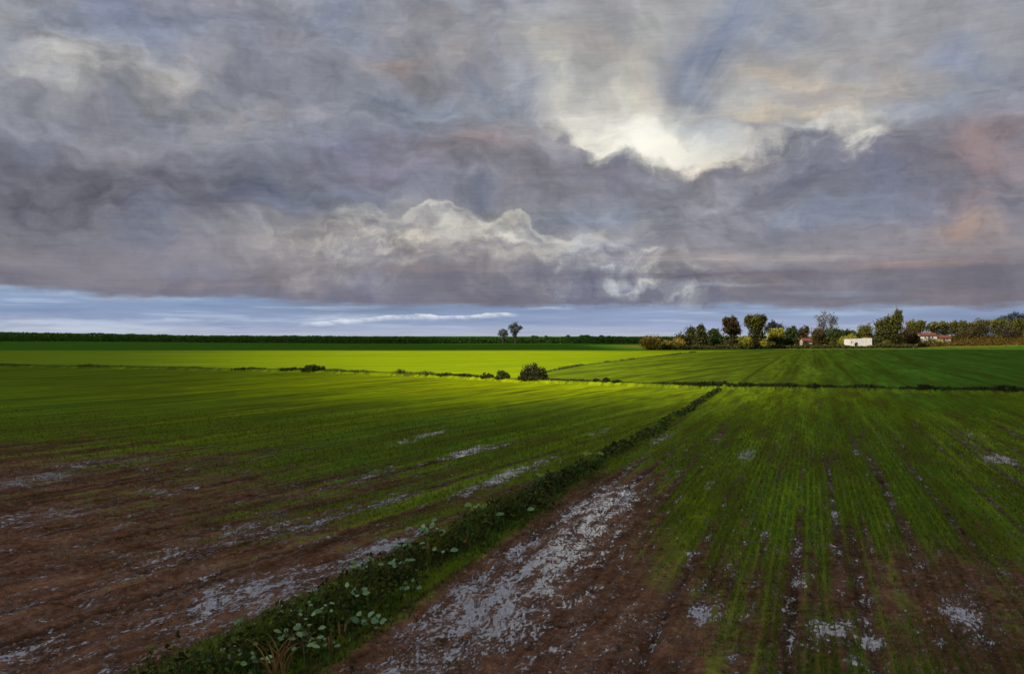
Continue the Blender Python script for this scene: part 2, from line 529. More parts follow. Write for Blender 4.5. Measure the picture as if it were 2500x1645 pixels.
# ------------------------------------------------------------------ camera
cam = bpy.data.cameras.new('camera')
co = bpy.data.objects.new('camera', cam)
COL.objects.link(co)
co.location = (0, 0, H)
co.rotation_euler = (math.radians(90), 0, 0)
cam.sensor_fit = 'HORIZONTAL'
cam.sensor_width = 36
cam.lens = 36 * F / 2500
cam.shift_y = -(822.5 - HZ) / 2500 * -1 * -1
cam.clip_end = 30000
S.camera = co
S.view_settings.view_transform = 'Standard'
S.view_settings.look = 'None'
S.view_settings.exposure = EXPO
S.view_settings.gamma = 1

# ------------------------------------------------------------------ lie of the land
D0 = np.array([-3.94, 13.12])
D1 = np.array([19.3, 82.0])
DD = (D1 - D0) / np.linalg.norm(D1 - D0)
DN = np.array([DD[1], -DD[0]])                 # to the right of the ditch


def ts(x, y):
    rx, ry = x - D0[0], y - D0[1]
    return rx * DN[0] + ry * DN[1], rx * DD[0] + ry * DD[1]


HEDGE = [P(-900, 886), P(-300, 890), P(0, 894), P(400, 900), P(800, 908), P(1100, 920), P(1250, 929), P(1400, 934), P(1700, 945), P(2000, 950), P(2500, 959), P(2900, 964), P(3600, 970)]
HX = np.array([q[0] for q in HEDGE])
HY = np.array([q[1] for q in HEDGE])
MARG = [P(1295, 926), P(1330, 909), P(1420, 892), P(1500, 882), P(1600, 870), P(1700, 860), P(1900, 853)]
MX = np.array([q[0] for q in MARG])
MY = np.array([q[1] for q in MARG])


def hedge_y(x):
    return np.interp(x, HX, HY)


def marg_x(y):
    return np.interp(y, MY, MX)


def verge_hw(s):
    return np.interp(s, [-6, 0, 8, 16, 26, 48, 75], [1.3, 1.25, 0.9, 0.72, 0.48, 0.32, 0.22])


def gz(x, y, fine=True):
    x, y = np.asarray(x, float), np.asarray(y, float)
    t, s = ts(x, y)
    near = y < hedge_y(x)
    hw = verge_hw(s)
    z = 0.22 * np.exp(-(t / (hw * 0.8)) ** 2) * near
    hd = y - hedge_y(x)
    z = z + 0.25 * np.exp(-(hd / 0.9) ** 2) - 0.3 * np.exp(-((hd + 1.8) / 0.7) ** 2)
    # embankment at the right, under the farmhouse
    z = z + 4.6 * sm(150, 212, x) * np.exp(-((y - 420) / 19.0) ** 2) * (0.8 + 0.3 * vn(x * 0.03, y * 0.03, 5))
    z = z + 0.06 * (fbm(x * 0.12, y * 0.12, 2, 40) - 0.5)
    # slow rise of the far left
    z = z + 1.6 * sm(350, 650, y) * sm(-60, -330, x)
    if fine:
        fade = sm(75, 22, y)
        soil = 1 - crop_mask(x, y)
        v = row_v(x, y)
        z = z - 0.05 * fade * near * furrow_lines(v, row_s(x, y), 0.95, 0.13, 310)
        z = z + fade * near * (0.011 * np.cos(v * 2 * np.pi / 0.72 + 2.5 * fbm(v * 0.3, s * 0.05, 2, 33)) * (0.5 + fbm(v * 0.6, s * 0.15, 2, 31))
                               + (0.05 + 0.09 * soil) * (fbm(x * 3.1, y * 3.1, 3, 50) - 0.5) + (0.02 + 0.05 * soil) * (fbm(x * 9, y * 9, 2, 60) - 0.5))
    return z


LA = math.radians(7.5)


def row_v(x, y):
    """distance across the drill rows: the left field is drilled at a slight angle to the ditch"""
    t, s = ts(x, y)
    vl = t * math.cos(LA) - s * math.sin(LA)
    return np.where(t < 0, vl, t)


def row_s(x, y):
    t, s = ts(x, y)
    return np.where(t < 0, s * math.cos(LA) + t * math.sin(LA), s)


def furrow_lines(v, s, lane, w, seed):
    """long dark furrows: one wandering line per lane, fading in and out along its length"""
    out = np.zeros_like(v)
    vv = v + 0.35 * lane * (fbm(v * 0.15 / lane, s * 0.03, 2, seed) - 0.5)
    for o in (0.0, 0.37):
        j = np.floor(vv / lane + o)
        c = (j + 0.5 - o) * lane + (_hash(j, j * 0, seed + 3) - 0.5) * lane * 0.6
        st = sm(0.38, 0.72, fbm(j * 7.3 + 50 * o, s * 0.05, 3, seed + 5))
        ww = w * (0.6 + 0.9 * _hash(j, j * 0 + 1, seed + 4))
        out = np.maximum(out, st * np.exp(-((vv - c) / ww) ** 2))
    return out


def ell(x, y, px, py, ls, lt):
    """blob on the ground centred under a pixel, long axis along the ditch"""
    cx, cy = P(px, py)
    t, s = ts(x, y)
    t0, s0 = ts(cx, cy)
    return np.exp(-((t - t0) / lt) ** 2 - ((s - s0) / ls) ** 2)


def crop_mask(x, y):
    t, s = ts(x, y)
    n = fbm(x * 0.16, y * 0.16, 3, 3) - 0.5
    yl = y + n * 14 + 0.5 * np.clip(t + 14, -15, 14)
    left = 0.1 + 0.9 * sm(17, 43, yl)
    yr = y + n * 9
    right = 0.56 + 0.44 * sm(9, 28, yr)
    right = right - 0.95 * ell(x, y, 1270, 1430, 7.5, 2.1) - 0.7 * ell(x, y, 1500, 1210, 6, 1.5) - 0.5 * ell(x, y, 1250, 1260, 7, 0.9) - 0.5 * ell(x, y, 1480, 1560, 2.5, 1.5) - 0.35 * ell(x, y, 2300, 1420, 4, 2.0)
    c = np.where(t < 0, left, right)
    hw = verge_hw(s)
    c = np.maximum(c, sm(hw * 1.5, hw * 0.7, np.abs(t + 0.1 * hw)))
    c = np.where(y > hedge_y(x) - 1, 1.0, c)
    return np.clip(c, 0, 1)


def wet_mask(x, y):
    t, s = ts(x, y)
    w = np.zeros_like(x)
    for (px, py, ls, lt, k) in [
        (1200, 1480, 3.8, 1.8, 1.0), (1330, 1370, 5.0, 1.6, 0.92), (1480, 1230, 5.0, 1.3, 0.9), (1420, 1300, 3, 1.4, 0.85), (1030, 1620, 1.8, 1.0, 0.75), (1400, 1600, 2, 1.2, 0.62), (1150, 1570, 2.2, 1.3, 0.85), (960, 1640, 1.2, 0.8, 0.75), (1300, 1480, 3, 1.6, 0.7), (1160, 1370, 3, 0.8, 0.75),
        (600, 1460, 3.0, 1.6, 0.9), (470, 1540, 2, 1.6, 0.6), (110, 1262, 2.6, 1.6, 0.7), (90, 1168, 3.5, 1.7, 0.75), (200, 1130, 3, 1.8, 0.55), (340, 1125, 3, 1.8, 0.55),
        (40, 1600, 1.4, 1.4, 0.7), (420, 1350, 3, 1.5, 0.6), (620, 1290, 3, 1.2, 0.65), (780, 1275, 3, 0.7, 0.7), (940, 1335, 2.6, 0.6, 1.0), (860, 1380, 2, .5, 0.8), (720, 1330, 2, 1, 0.5),
        (1240, 1160, 4.5, 0.6, 1.0), (1150, 1195, 2.5, 0.5, 0.8), (960, 1220, 2.2, 0.7, 0.75), (1145, 1100, 3.5, 0.8, 0.85), (1040, 1063, 5, 0.9, 0.75), (1470, 1052, 4, 0.7, 0.65), (990, 1078, 3, .8, .7),
        (1320, 1130, 3.5, 0.5, 0.8), (420, 1195, 2.5, 1.2, 0.6), (600, 1155, 3, 1.2, 0.45), (750, 1210, 2, 0.8, 0.5), (920, 1150, 3, 0.7, 0.6), (1210, 1090, 4, .6, .6),
        (1615, 1070, 4, 0.6, 0.75), (1825, 1110, 3.5, 0.5, 0.9), (1735, 1180, 3, 0.3, 0.7), (2090, 1105, 3, 0.5, 0.65), (2440, 1120, 2.5, 0.9, 0.9), (2380, 1062, 3, 1.0, 0.6),
        (2045, 1255, 1.6, 0.35, 0.7), (1870, 1310, 2.0, 0.4, 0.6), (1720, 1490, 1.6, 0.4, 0.95), (2030, 1535, 0.9, 0.75, 1.0), (2120, 1560, 0.5, 0.5, 0.9), (2350, 1500, 1.2, 0.6, 0.95),
        (1950, 1420, 0.8, 0.3, 0.6), (2170, 1280, 1.0, 0.25, 0.6), (2090, 1620, 0.5, 0.5, 0.8), (1780, 1600, 1.0, 0.5, 0.5), (2330, 1245, 1.0, 0.3, 0.5), (2000, 990, 5, .4, .5), (1810, 985, 5, .3, .6),
        (1620, 1300, 3, 0.4, 0.55), (1560, 1120, 4, 0.6, 0.55), (1650, 1160, 4, .3, .55), (1580, 1560, 1.2, .4, .5),
    ]:
        w = np.maximum(w, k * ell(x, y, px, py, ls, lt))
    soil = 1 - crop_mask(x, y)
    w = np.maximum(w, 0.5 * soil)
    w = np.maximum(w, 0.36 * (t > 0) * sm(75, 40, y))
    w = np.maximum(w, 0.30 * (t < 0) * sm(60, 35, y) * sm(-40, -10, t))
    hw = verge_hw(s)
    w = w * sm(hw * 0.9, hw * 1.3, np.abs(t))
    return np.clip(w, 0, 1) * (y < hedge_y(x) - 4)


def build_ground():
    uo = np.array([0.86, 1.0, 1.3, 1.9, 3, 5, 9, 20])
    uc = np.linspace(-0.8, 0.8, 930)
    u = np.concatenate([-uo[::-1], uc, uo])
    ys = [-60, -25, -8, 0, 4, 6.5]
    y = 8.5
    while y < 150:
        ys.append(y)
        y *= 1.0062
    while y < 480:
        ys.append(y)
        y *= 1.014
    while y < 12000:
        ys.append(y)
        y *= 1.10
    ys = np.array(ys)
    Y, U = np.meshgrid(ys, u, indexing='ij')
    X = U * (np.maximum(Y, 6) + 6)
    x, yv = X.ravel(), Y.ravel()
    z = gz(x, yv)
    t, s = ts(x, yv)
    crop = crop_mask(x, yv)
    wet = wet_mask(x, yv)
    far = yv > hedge_y(x)
    right_far = far & (x > marg_x(yv)) & (yv > 60)
    bright = far & ~right_far
    # crop yellowness; its spread also paints the sunny band and its fade
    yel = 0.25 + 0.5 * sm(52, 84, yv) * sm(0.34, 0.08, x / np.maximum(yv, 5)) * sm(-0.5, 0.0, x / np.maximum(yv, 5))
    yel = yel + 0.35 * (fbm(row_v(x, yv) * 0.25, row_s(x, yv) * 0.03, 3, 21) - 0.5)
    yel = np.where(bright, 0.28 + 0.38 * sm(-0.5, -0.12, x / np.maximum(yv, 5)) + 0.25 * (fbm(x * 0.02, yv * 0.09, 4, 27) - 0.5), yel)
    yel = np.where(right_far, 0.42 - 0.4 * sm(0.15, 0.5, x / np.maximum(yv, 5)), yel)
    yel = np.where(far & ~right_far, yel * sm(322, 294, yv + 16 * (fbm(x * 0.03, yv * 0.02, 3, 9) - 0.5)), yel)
    dry = sm(150, 190, x) * sm(391, 399, yv) * sm(470, 440, yv)
    dry = np.maximum(dry, sm(38, 60, x) * sm(316, 326, yv - (x - 48) * 0.4) * sm(520, 500, yv) * 0.5)
    rv_, rs_ = row_v(x, yv), row_s(x, yv)
    nearfl = 0.3 + 0.7 * sm(62, 34, yv)
    fl = np.where(right_far, furrow_lines(rv_, rs_ * 0.35, 2.4, 0.42, 300), np.maximum(furrow_lines(rv_, rs_, 0.95, 0.13, 310), 0.6 * furrow_lines(rv_, rs_ * 1.5, 0.42, 0.06, 330)) * nearfl)
    fl = np.where(bright, 0.25 * furrow_lines(yv * 0.6 + x * 0.04, x * 0.1, 6.0, 1.2, 320), fl)
    field = np.where(bright, 1.0, np.where(right_far, 0.5, 0.0))
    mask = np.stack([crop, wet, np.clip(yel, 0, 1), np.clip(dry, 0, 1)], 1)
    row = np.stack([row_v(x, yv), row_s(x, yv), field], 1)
    ny, nx = Y.shape
    i = np.arange(ny - 1)[:, None] * nx + np.arange(nx - 1)[None, :]
    f = np.stack([i, i + 1, i + nx + 1, i + nx], -1).reshape(-1)
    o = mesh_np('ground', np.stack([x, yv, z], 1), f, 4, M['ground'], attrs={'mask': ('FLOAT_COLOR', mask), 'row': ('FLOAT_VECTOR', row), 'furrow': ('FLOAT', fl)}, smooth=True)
    tag(o, kind='structure')


M = {}


def ground_material():
    m, T = mat('ground_soil_and_crop')
    am = T.new('ShaderNodeAttribute', attribute_name='mask')
    ar = T.new('ShaderNodeAttribute', attribute_name='row')
    af = T.new('ShaderNodeAttribute', attribute_name='furrow')
    fur = af.outputs['Fac']
    sc = T.new('ShaderNodeSeparateColor')
    T.l.new(am.outputs['Color'], sc.inputs[0])
    crop, wet, yel = sc.outputs
    dry = am.outputs['Alpha']
    sr = T.new('ShaderNodeSeparateXYZ')
    T.l.new(ar.outputs['Vector'], sr.inputs[0])
    v, s, field = sr.outputs
    flat = T.new('ShaderNodeCombineXYZ')
    T.l.new(v, flat.inputs[0])
    T.l.new(s, flat.inputs[1])
    rv = flat.outputs[0]
    geo = T.new('ShaderNodeNewGeometry')
    pos = geo.outputs['Position']
    nearf = T.mr(field, 0.2, 0.4, 1, 0)
    streak = T.noise(T.map(rv, sc=(1.3, 0.09, 1)), 1.0, 5, 0.6)
    streak2 = T.noise(T.map(rv, sc=(5.0, 0.35, 1)), 1.0, 4, 0.6)
    broad = T.noise(T.map(rv, loc=(9, 4, 0), sc=(0.35, 0.02, 1)), 1.0, 4, 0.6)
    clod = T.noise(pos, 5.5, 6, 0.65)
    gritn = T.noise(pos, 26, 4, 0.6)
    patch = T.noise(pos, 0.8, 5, 0.6)
    # rows
    row = T.m('COSINE', T.m('MULTIPLY_ADD', v, 2 * math.pi / 0.72, T.m('MULTIPLY', broad, 9.0)))
    rowline = T.mr(row, -0.2, -1.0, 0, 1)
    # crop cover
    cv = T.m('ADD', crop, T.m('MULTIPLY', T.m('SUBTRACT', streak, 0.5), 1.1))
    cv = T.m('ADD', cv, T.m('MULTIPLY', T.m('SUBTRACT', clod, 0.5), 1.0))
    cv = T.m('ADD', cv, T.m('MULTIPLY', T.m('SUBTRACT', patch, 0.5), 1.2))
    cv = T.m('SUBTRACT', cv, T.m('MULTIPLY', T.m('MULTIPLY', rowline, nearf), T.mr(streak2, 0.35, 0.65, 0.0, 0.22)))
    cv = T.m('SUBTRACT', cv, T.m('MULTIPLY', T.m('MULTIPLY', fur, nearf), 0.75))
    cover = T.mr(cv, 0.3, 0.72)
    cover = T.m('MULTIPLY', cover, T.mr(crop, 0.0, 0.35, 0.4, 1.0))
    cover = T.m('MULTIPLY', cover, T.mr(crop, 0.45, 0.95, 0.62, 1.0))
    cover = T.m('MAXIMUM', cover, T.m('SUBTRACT', 1.0, nearf))
    # soil colour
    soil = T.ramp(T.m('ADD', T.m('MULTIPLY', clod, 0.52), T.m('MULTIPLY', patch, 0.48)), [
        (0.34, (0.026, 0.013, 0.008, 1)), (0.46, (0.088, 0.045, 0.027, 1)), (0.56, (0.135, 0.072, 0.047, 1)), (0.68, (0.24, 0.138, 0.098, 1))])
    soil = T.mix(T.mr(gritn, 0.3, 0.7, 0, 0.45), soil, T.mix(1.0, soil, (1.7, 1.6, 1.55, 1), 'MULTIPLY'))
    soil = T.mix(T.m('MULTIPLY', fur, 0.75), soil, (0.022, 0.012, 0.008, 1))
    soil = T.mix(1.0, soil, T.mr(T.m('ADD', T.m('MULTIPLY', streak, 0.5), T.m('MULTIPLY', streak2, 0.5)), 0.36, 0.62, 0.42, 1.3, smooth=False), 'MULTIPLY')
    # crop colour
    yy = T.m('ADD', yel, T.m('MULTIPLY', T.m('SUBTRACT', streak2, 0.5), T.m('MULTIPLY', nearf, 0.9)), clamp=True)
    cc = T.ramp(yy, [(0.0, (0.040, 0.105, 0.012, 1)), (0.28, (0.084, 0.132, 0.009, 1)), (0.55, (0.168, 0.232, 0.006, 1)), (0.8, (0.235, 0.300, 0.003, 1)), (1.0, (0.28, 0.29, 0.004, 1))])  # yellow end lightened to paint the sunny band brighter
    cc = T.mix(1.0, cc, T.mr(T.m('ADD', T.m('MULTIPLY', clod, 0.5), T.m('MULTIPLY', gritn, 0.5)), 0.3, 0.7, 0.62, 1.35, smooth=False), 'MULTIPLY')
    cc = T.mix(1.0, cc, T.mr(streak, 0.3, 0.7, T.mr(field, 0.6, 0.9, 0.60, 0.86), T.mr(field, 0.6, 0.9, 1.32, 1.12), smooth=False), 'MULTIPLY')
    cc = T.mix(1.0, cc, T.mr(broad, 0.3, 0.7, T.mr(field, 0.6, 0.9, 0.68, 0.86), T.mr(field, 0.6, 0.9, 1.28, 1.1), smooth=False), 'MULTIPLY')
    cc = T.mix(T.m('MULTIPLY', fur, 0.8), cc, (0.030, 0.040, 0.006, 1))
    # thin brown streaks where the soil shows between far rows
    far_soil = T.m('MULTIPLY', T.mr(streak, 0.52, 0.36, 0, 0.45), T.mr(field, 0.6, 0.9, 1, 0))
    cc = T.mix(far_soil, cc, (0.075, 0.062, 0.012, 1))
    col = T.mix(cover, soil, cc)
    drycol = T.ramp(T.noise(pos, 0.35, 6, 0.7), [(0.3, (0.07, 0.04, 0.010, 1)), (0.5, (0.17, 0.095, 0.012, 1)), (0.7, (0.22, 0.14, 0.02, 1))])
    col = T.mix(T.mr(dry, 0.2, 0.8), col, drycol)
    # water lying in the furrows and wheel marks
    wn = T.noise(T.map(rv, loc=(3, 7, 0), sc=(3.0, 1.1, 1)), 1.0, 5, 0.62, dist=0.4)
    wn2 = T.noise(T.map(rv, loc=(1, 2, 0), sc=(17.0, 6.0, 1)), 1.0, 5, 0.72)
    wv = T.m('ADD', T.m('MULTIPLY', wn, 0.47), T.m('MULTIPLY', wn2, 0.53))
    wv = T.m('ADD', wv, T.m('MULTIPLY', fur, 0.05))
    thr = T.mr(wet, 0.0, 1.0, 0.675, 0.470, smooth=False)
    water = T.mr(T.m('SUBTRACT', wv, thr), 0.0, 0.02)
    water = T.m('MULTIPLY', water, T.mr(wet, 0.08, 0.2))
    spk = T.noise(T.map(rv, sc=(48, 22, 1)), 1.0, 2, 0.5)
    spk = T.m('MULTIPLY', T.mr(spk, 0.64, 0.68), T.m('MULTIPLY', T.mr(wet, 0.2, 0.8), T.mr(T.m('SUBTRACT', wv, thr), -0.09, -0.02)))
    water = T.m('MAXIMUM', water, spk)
    wetz = T.mr(T.m('SUBTRACT', wv, thr), -0.10, 0.0)
    col = T.mix(T.m('MULTIPLY', wetz, T.mr(wet, 0.05, 0.3, 0, 0.75)), col, T.mix(1.0, col, (0.5, 0.47, 0.47, 1), 'MULTIPLY'))
    col = T.mix(water, col, T.mix(T.mr(wn2, 0.4, 0.65), (0.07, 0.066, 0.078, 1), (0.20, 0.205, 0.26, 1)))  # sky reflection painted into the water's pale lilac base
    b1 = T.new('ShaderNodeBump')
    hgt = T.m('ADD', T.m('MULTIPLY', clod, 0.09), T.m('MULTIPLY', gritn, 0.03))
    T.put(b1.inputs['Height'], hgt)
    b1.inputs['Distance'].default_value = 1.0
    T.put(b1.inputs['Strength'], T.m('MULTIPLY', T.m('SUBTRACT', 1.0, water), T.mr(field, 0.2, 0.6, 0.8, 0.35)))
    flatn = T.mix(water, b1.outputs[0], T.vm('NORMALIZE', T.vm('ADD', (0, 0, 1), T.vm('SCALE', T.vm('SUBTRACT', T.noise(pos, 9, 2, 0.5, col=True), (0.5, 0.5, 0.5)), scale=0.16))))
    pb = T.new('ShaderNodeBsdfPrincipled')
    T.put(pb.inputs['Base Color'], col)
    T.put(pb.inputs['Roughness'], T.m('ADD', T.m('MULTIPLY', water, -0.76), T.m('MULTIPLY_ADD', wetz, -0.1, 0.86)))
    pb.inputs['IOR'].default_value = 2.5
    T.put(pb.inputs['Specular IOR Level'], T.m('ADD', T.m('MULTIPLY', water, 0.5), T.m('MULTIPLY', T.m('MULTIPLY', wetz, T.m('SUBTRACT', 1.0, cover)), 0.06), clamp=True))
    T.put(pb.inputs['Normal'], flatn)
    out = T.new('ShaderNodeOutputMaterial')
    T.l.new(pb.outputs[0], out.inputs[0])
    M['ground'] = m


def leaf_material(name, rough=0.55, trans=0.3):
    m, T = mat(name)
    a = T.new('ShaderNodeAttribute', attribute_name='tint')
    pb = T.new('ShaderNodeBsdfPrincipled')
    T.put(pb.inputs['Base Color'], a.outputs['Color'])
    pb.inputs['Roughness'].default_value = rough
    pb.inputs['Specular IOR Level'].default_value = 0.12
    tl = T.new('ShaderNodeBsdfTranslucent')
    T.put(tl.inputs[0], a.outputs['Color'])
    mx = T.new('ShaderNodeMixShader')
    mx.inputs[0].default_value = trans
    T.l.new(pb.outputs[0], mx.inputs[1])
    T.l.new(tl.outputs[0], mx.inputs[2])
    out = T.new('ShaderNodeOutputMaterial')
    T.l.new(mx.outputs[0], out.inputs[0])
    return m


def noise_material(name, c0, c1, scale, rough=0.85, bump=0.02, stretch=(1, 1, 1)):
    m, T = mat(name)
    tc = T.new('ShaderNodeTexCoord')
    vec = T.map(tc.outputs['Object'], sc=stretch)
    n = T.noise(vec, scale, 6, 0.65)
    pb = T.new('ShaderNodeBsdfPrincipled')
    T.put(pb.inputs['Base Color'], T.ramp(n, [(0.32, c0 + (1,)), (0.68, c1 + (1,))]))
    pb.inputs['Roughness'].default_value = rough
    b = T.new('ShaderNodeBump')
    T.put(b.inputs['Height'], n)
    b.inputs['Distance'].default_value = bump
    T.l.new(b.outputs[0], pb.inputs['Normal'])
    out = T.new('ShaderNodeOutputMaterial')
    T.l.new(pb.outputs[0], out.inputs[0])
    return m


ground_material()
M['leaf'] = leaf_material('foliage', 0.6, 0.42)
M['blade'] = leaf_material('grass_blades', 0.6, 0.35)
M['pale_leaf'] = leaf_material('pale_leaf', 0.42, 0.2)
M['bark'] = noise_material('bark', (0.035, 0.025, 0.016), (0.09, 0.065, 0.045), 3, 0.9, 0.05, (1, 1, 0.2))
M['stem'] = noise_material('green_stem', (0.04, 0.06, 0.015), (0.08, 0.10, 0.03), 20)
M['white_wall'] = noise_material('whitewashed_wall', (0.40, 0.365, 0.325), (0.66, 0.62, 0.57), 1.6, 0.9, 0.02)
M['cream_wall'] = noise_material('cream_wall', (0.24, 0.195, 0.135), (0.37, 0.31, 0.225), 1.4, 0.9, 0.02)
M['roof_tile'] = noise_material('red_roof_tiles', (0.075, 0.019, 0.009), (0.145, 0.036, 0.014), 2.5, 0.85, 0.05, (1, 1, 3))
M['dark_opening'] = noise_material('dark_wood', (0.018, 0.016, 0.014), (0.05, 0.045, 0.04), 4, 0.7)
M['glass'] = noise_material('window_glass', (0.02, 0.022, 0.025), (0.04, 0.045, 0.05), 2, 0.15, 0.0)
M['coping'] = noise_material('stone_coping', (0.32, 0.30, 0.27), (0.5, 0.48, 0.44), 3, 0.9, 0.02)


# ------------------------------------------------------------------ blades, leaves, crowns
def blades(name, base, h, w, lean, tint, m, parent=None, curl=0.35):
    """bent two-segment blades. base (n,3), h,w (n,), lean (n,2) in metres, tint (n,3)"""
    n = len(base)
    az = rng.uniform(0, 2 * np.pi, n)
    side = np.stack([np.cos(az), np.sin(az), np.zeros(n)], 1) * w[:, None] * 0.5
    up = np.array([0, 0, 1.0])
    l3 = np.concatenate([lean, np.zeros((n, 1))], 1)
    mid = base + up * (h * 0.6)[:, None] + l3 * curl
    top = base + up * h[:, None] + l3
    V = np.stack([base - side, base + side, mid + side * 0.75, mid - side * 0.75, top], 1)
    i = np.arange(n)[:, None] * 5
    f = np.concatenate([i + np.array([[0, 1, 2]]), i + np.array([[0, 2, 3]]), i + np.array([[3, 2, 4]])], 1)
    t4 = np.repeat(np.concatenate([tint, np.ones((n, 1))], 1), 5, 0)
    return mesh_np(name, V.reshape(-1, 3), f.ravel(), 3, m, parent, {'tint': ('FLOAT_COLOR', t4)})


def cards(pts, size, stretch=1.4, up=0.0):
    """leaf-shaped quads (diamonds) randomly turned; returns verts (n,4,3)"""
    n = len(pts)
    d = rng.normal(size=(n, 3))
    d[:, 2] = d[:, 2] + up
    d /= np.linalg.norm(d, axis=1)[:, None]
    q = rng.normal(size=(n, 3))
    q -= (q * d).sum(1)[:, None] * d
    q /= np.linalg.norm(q, axis=1)[:, None]
    L = size[:, None] * stretch * 0.5
    Wd = size[:, None] * 0.5
    k = np.cross(d, q) * size[:, None] * 0.18
    return np.stack([pts - d * L, pts + q * Wd + k, pts + d * L, pts - q * Wd + k], 1)


def card_mesh(name, V, tint, m, parent=None):
    n = len(V)
    f = np.arange(n * 4)
    t4 = np.repeat(np.concatenate([tint, np.ones((n, 1))], 1), 4, 0)
    return mesh_np(name, V.reshape(-1, 3), f, 4, m, parent, {'tint': ('FLOAT_COLOR', t4)})


def tints(n, cols, jit=0.25):
    cols = np.array(cols, float)
    k = rng.integers(0, len(cols), n)
    t = rng.uniform(0, 1, (n, 1))
    k2 = rng.integers(0, len(cols), n)
    return (cols[k] * t + cols[k2] * (1 - t)) * rng.uniform(1 - jit, 1 + jit, (n, 1))


def clump_crown(blobs, nleaf, size, up=0.2, spiky=0.0):
    """blobs: (x,y,z,rx,ry,rz,cols). Leaves are gathered in many small clumps through each blob's volume."""
    Vs, Ts = [], []
    vol = np.array([b[3] * b[5] + 0.2 * b[3] for b in blobs])
    for b, wgt in zip(blobs, vol / vol.sum()):
        x, y, z, rx, ry, rz, cols = b
        n = max(20, int(nleaf * wgt))
        nc = max(5, n // 14)
        d = rng.normal(size=(nc, 3))
        d /= np.linalg.norm(d, axis=1)[:, None]
        r = rng.uniform(0.15, 1, (nc, 1)) ** 0.45 * rng.uniform(0.8, 1.1, (nc, 1))
        cc = d * r * np.array([rx, ry, rz]) + np.array([x, y, z])
        ct = tints(nc, cols, 0.35)
        k = rng.integers(0, nc, n)
        spread = min(rx, rz) * 0.22
        pts = cc[k] + rng.normal(size=(n, 3)) * spread
        if spiky:
            ns = int(n * spiky)
            pts[:ns, 2] += rng.uniform(0, rz * 0.5, ns) * (pts[:ns, 2] > z)
        sz = size * rng.uniform(0.6, 1.35, n)
        Vs.append(cards(pts, sz, 1.5, up))
        Ts.append(ct[k] * rng.uniform(0.88, 1.14, (n, 1)))
    return np.concatenate(Vs), np.concatenate(Ts)


DARK = [(0.044, 0.054, 0.014), (0.066, 0.076, 0.019), (0.080, 0.074, 0.020)]
BROWN = [(0.078, 0.056, 0.020), (0.055, 0.042, 0.016), (0.105, 0.082, 0.025)]
GREEN = [(0.035, 0.065, 0.014), (0.05, 0.085, 0.018), (0.06, 0.075, 0.02)]
OLIVE = [(0.095, 0.095, 0.017), (0.13, 0.12, 0.02), (0.065, 0.070, 0.016)]
YELLOW = [(0.32, 0.30, 0.03), (0.23, 0.23, 0.03), (0.36, 0.31, 0.04)]
YTOP = [(0.15, 0.145, 0.022), (0.20, 0.185, 0.028), (0.10, 0.10, 0.018)]
GOLD = [(0.46, 0.34, 0.045), (0.32, 0.24, 0.035), (0.12, 0.095, 0.022)]
HAZE_GREY = [(0.23, 0.24, 0.26), (0.20, 0.205, 0.225), (0.26, 0.265, 0.29)]  # distance haze put into the pale leaf grey
HAZE_BLUE = [(0.15, 0.17, 0.19), (0.18, 0.20, 0.225)]  # far-off haze painted into the leaf colour


def tree(name, depth, blobs, label, cat='tree', group=None, leaf=0.75, n=900, trunk=None, up=0.2, spiky=0.0, leafname='crown'):
    """blobs in photo pixels: (px,py,rx,ry,cols[,dy]). The trunk stands under the lowest blob."""
    n, leaf = int(n * (3.2 if depth > 200 else 2.4)), leaf * 0.58 if depth > 200 else leaf * 0.9
    k = depth / F
    bx = sum(b[0] * b[2] * b[3] for b in blobs) / sum(b[2] * b[3] for b in blobs)
    X0 = (bx - CX) * k
    z0 = float(gz(X0, depth, False))
    root = empty(name, (X0, depth, z0))
    tag(root, label, cat, group)
    bl = []
    for b in blobs:
        x, y, z = W(b[0], b[1], depth)
        bl.append((x - X0, b[5] if len(b) > 5 else 0.0, z - z0, b[2] * k, b[2] * k * 0.8, b[3] * k, b[4]))
    V, Tn = clump_crown(bl, n, leaf, up, spiky)
    card_mesh(leafname, V, Tn, M['leaf'], root)
    top = max(b[2] + b[5] * 0.5 for b in bl)
    mb = MB()
    rr = trunk or max(0.10, top * 0.026)
    pts, rad = [], []
    cxm = sum(b[0] for b in bl) / len(bl)
    for i in range(6):
        f = i / 5
        pts.append((cxm * f * 0.6 + R.uniform(-0.1, 0.1) * rr * 4 * f, R.uniform(-0.1, 0.1), -0.1 + f * top * 0.8))
        rad.append(rr * (1.25 - 1.05 * f))
    mb.tube(pts, rad, 7)
    for b in bl:
        for q in range(3):
            f = R.uniform(0.3, 0.7)
            st = (cxm * f * 0.6, 0, f * top * 0.75)
            en = (b[0] + R.uniform(-0.6, 0.6) * b[3], b[1] + R.uniform(-0.6, 0.6) * b[4], b[2] + R.uniform(0, 0.7) * b[5])
            md = tuple((p + q2) / 2 + R.uniform(-0.1, 0.1) * top * 0.3 for p, q2 in zip(st, en))
            mb.tube([st, md, en], [rr * 0.5, rr * 0.3, rr * 0.08], 5)
    mb.build('trunk' if cat == 'tree' else 'stems', M['bark'], root, smooth=True)
    return root


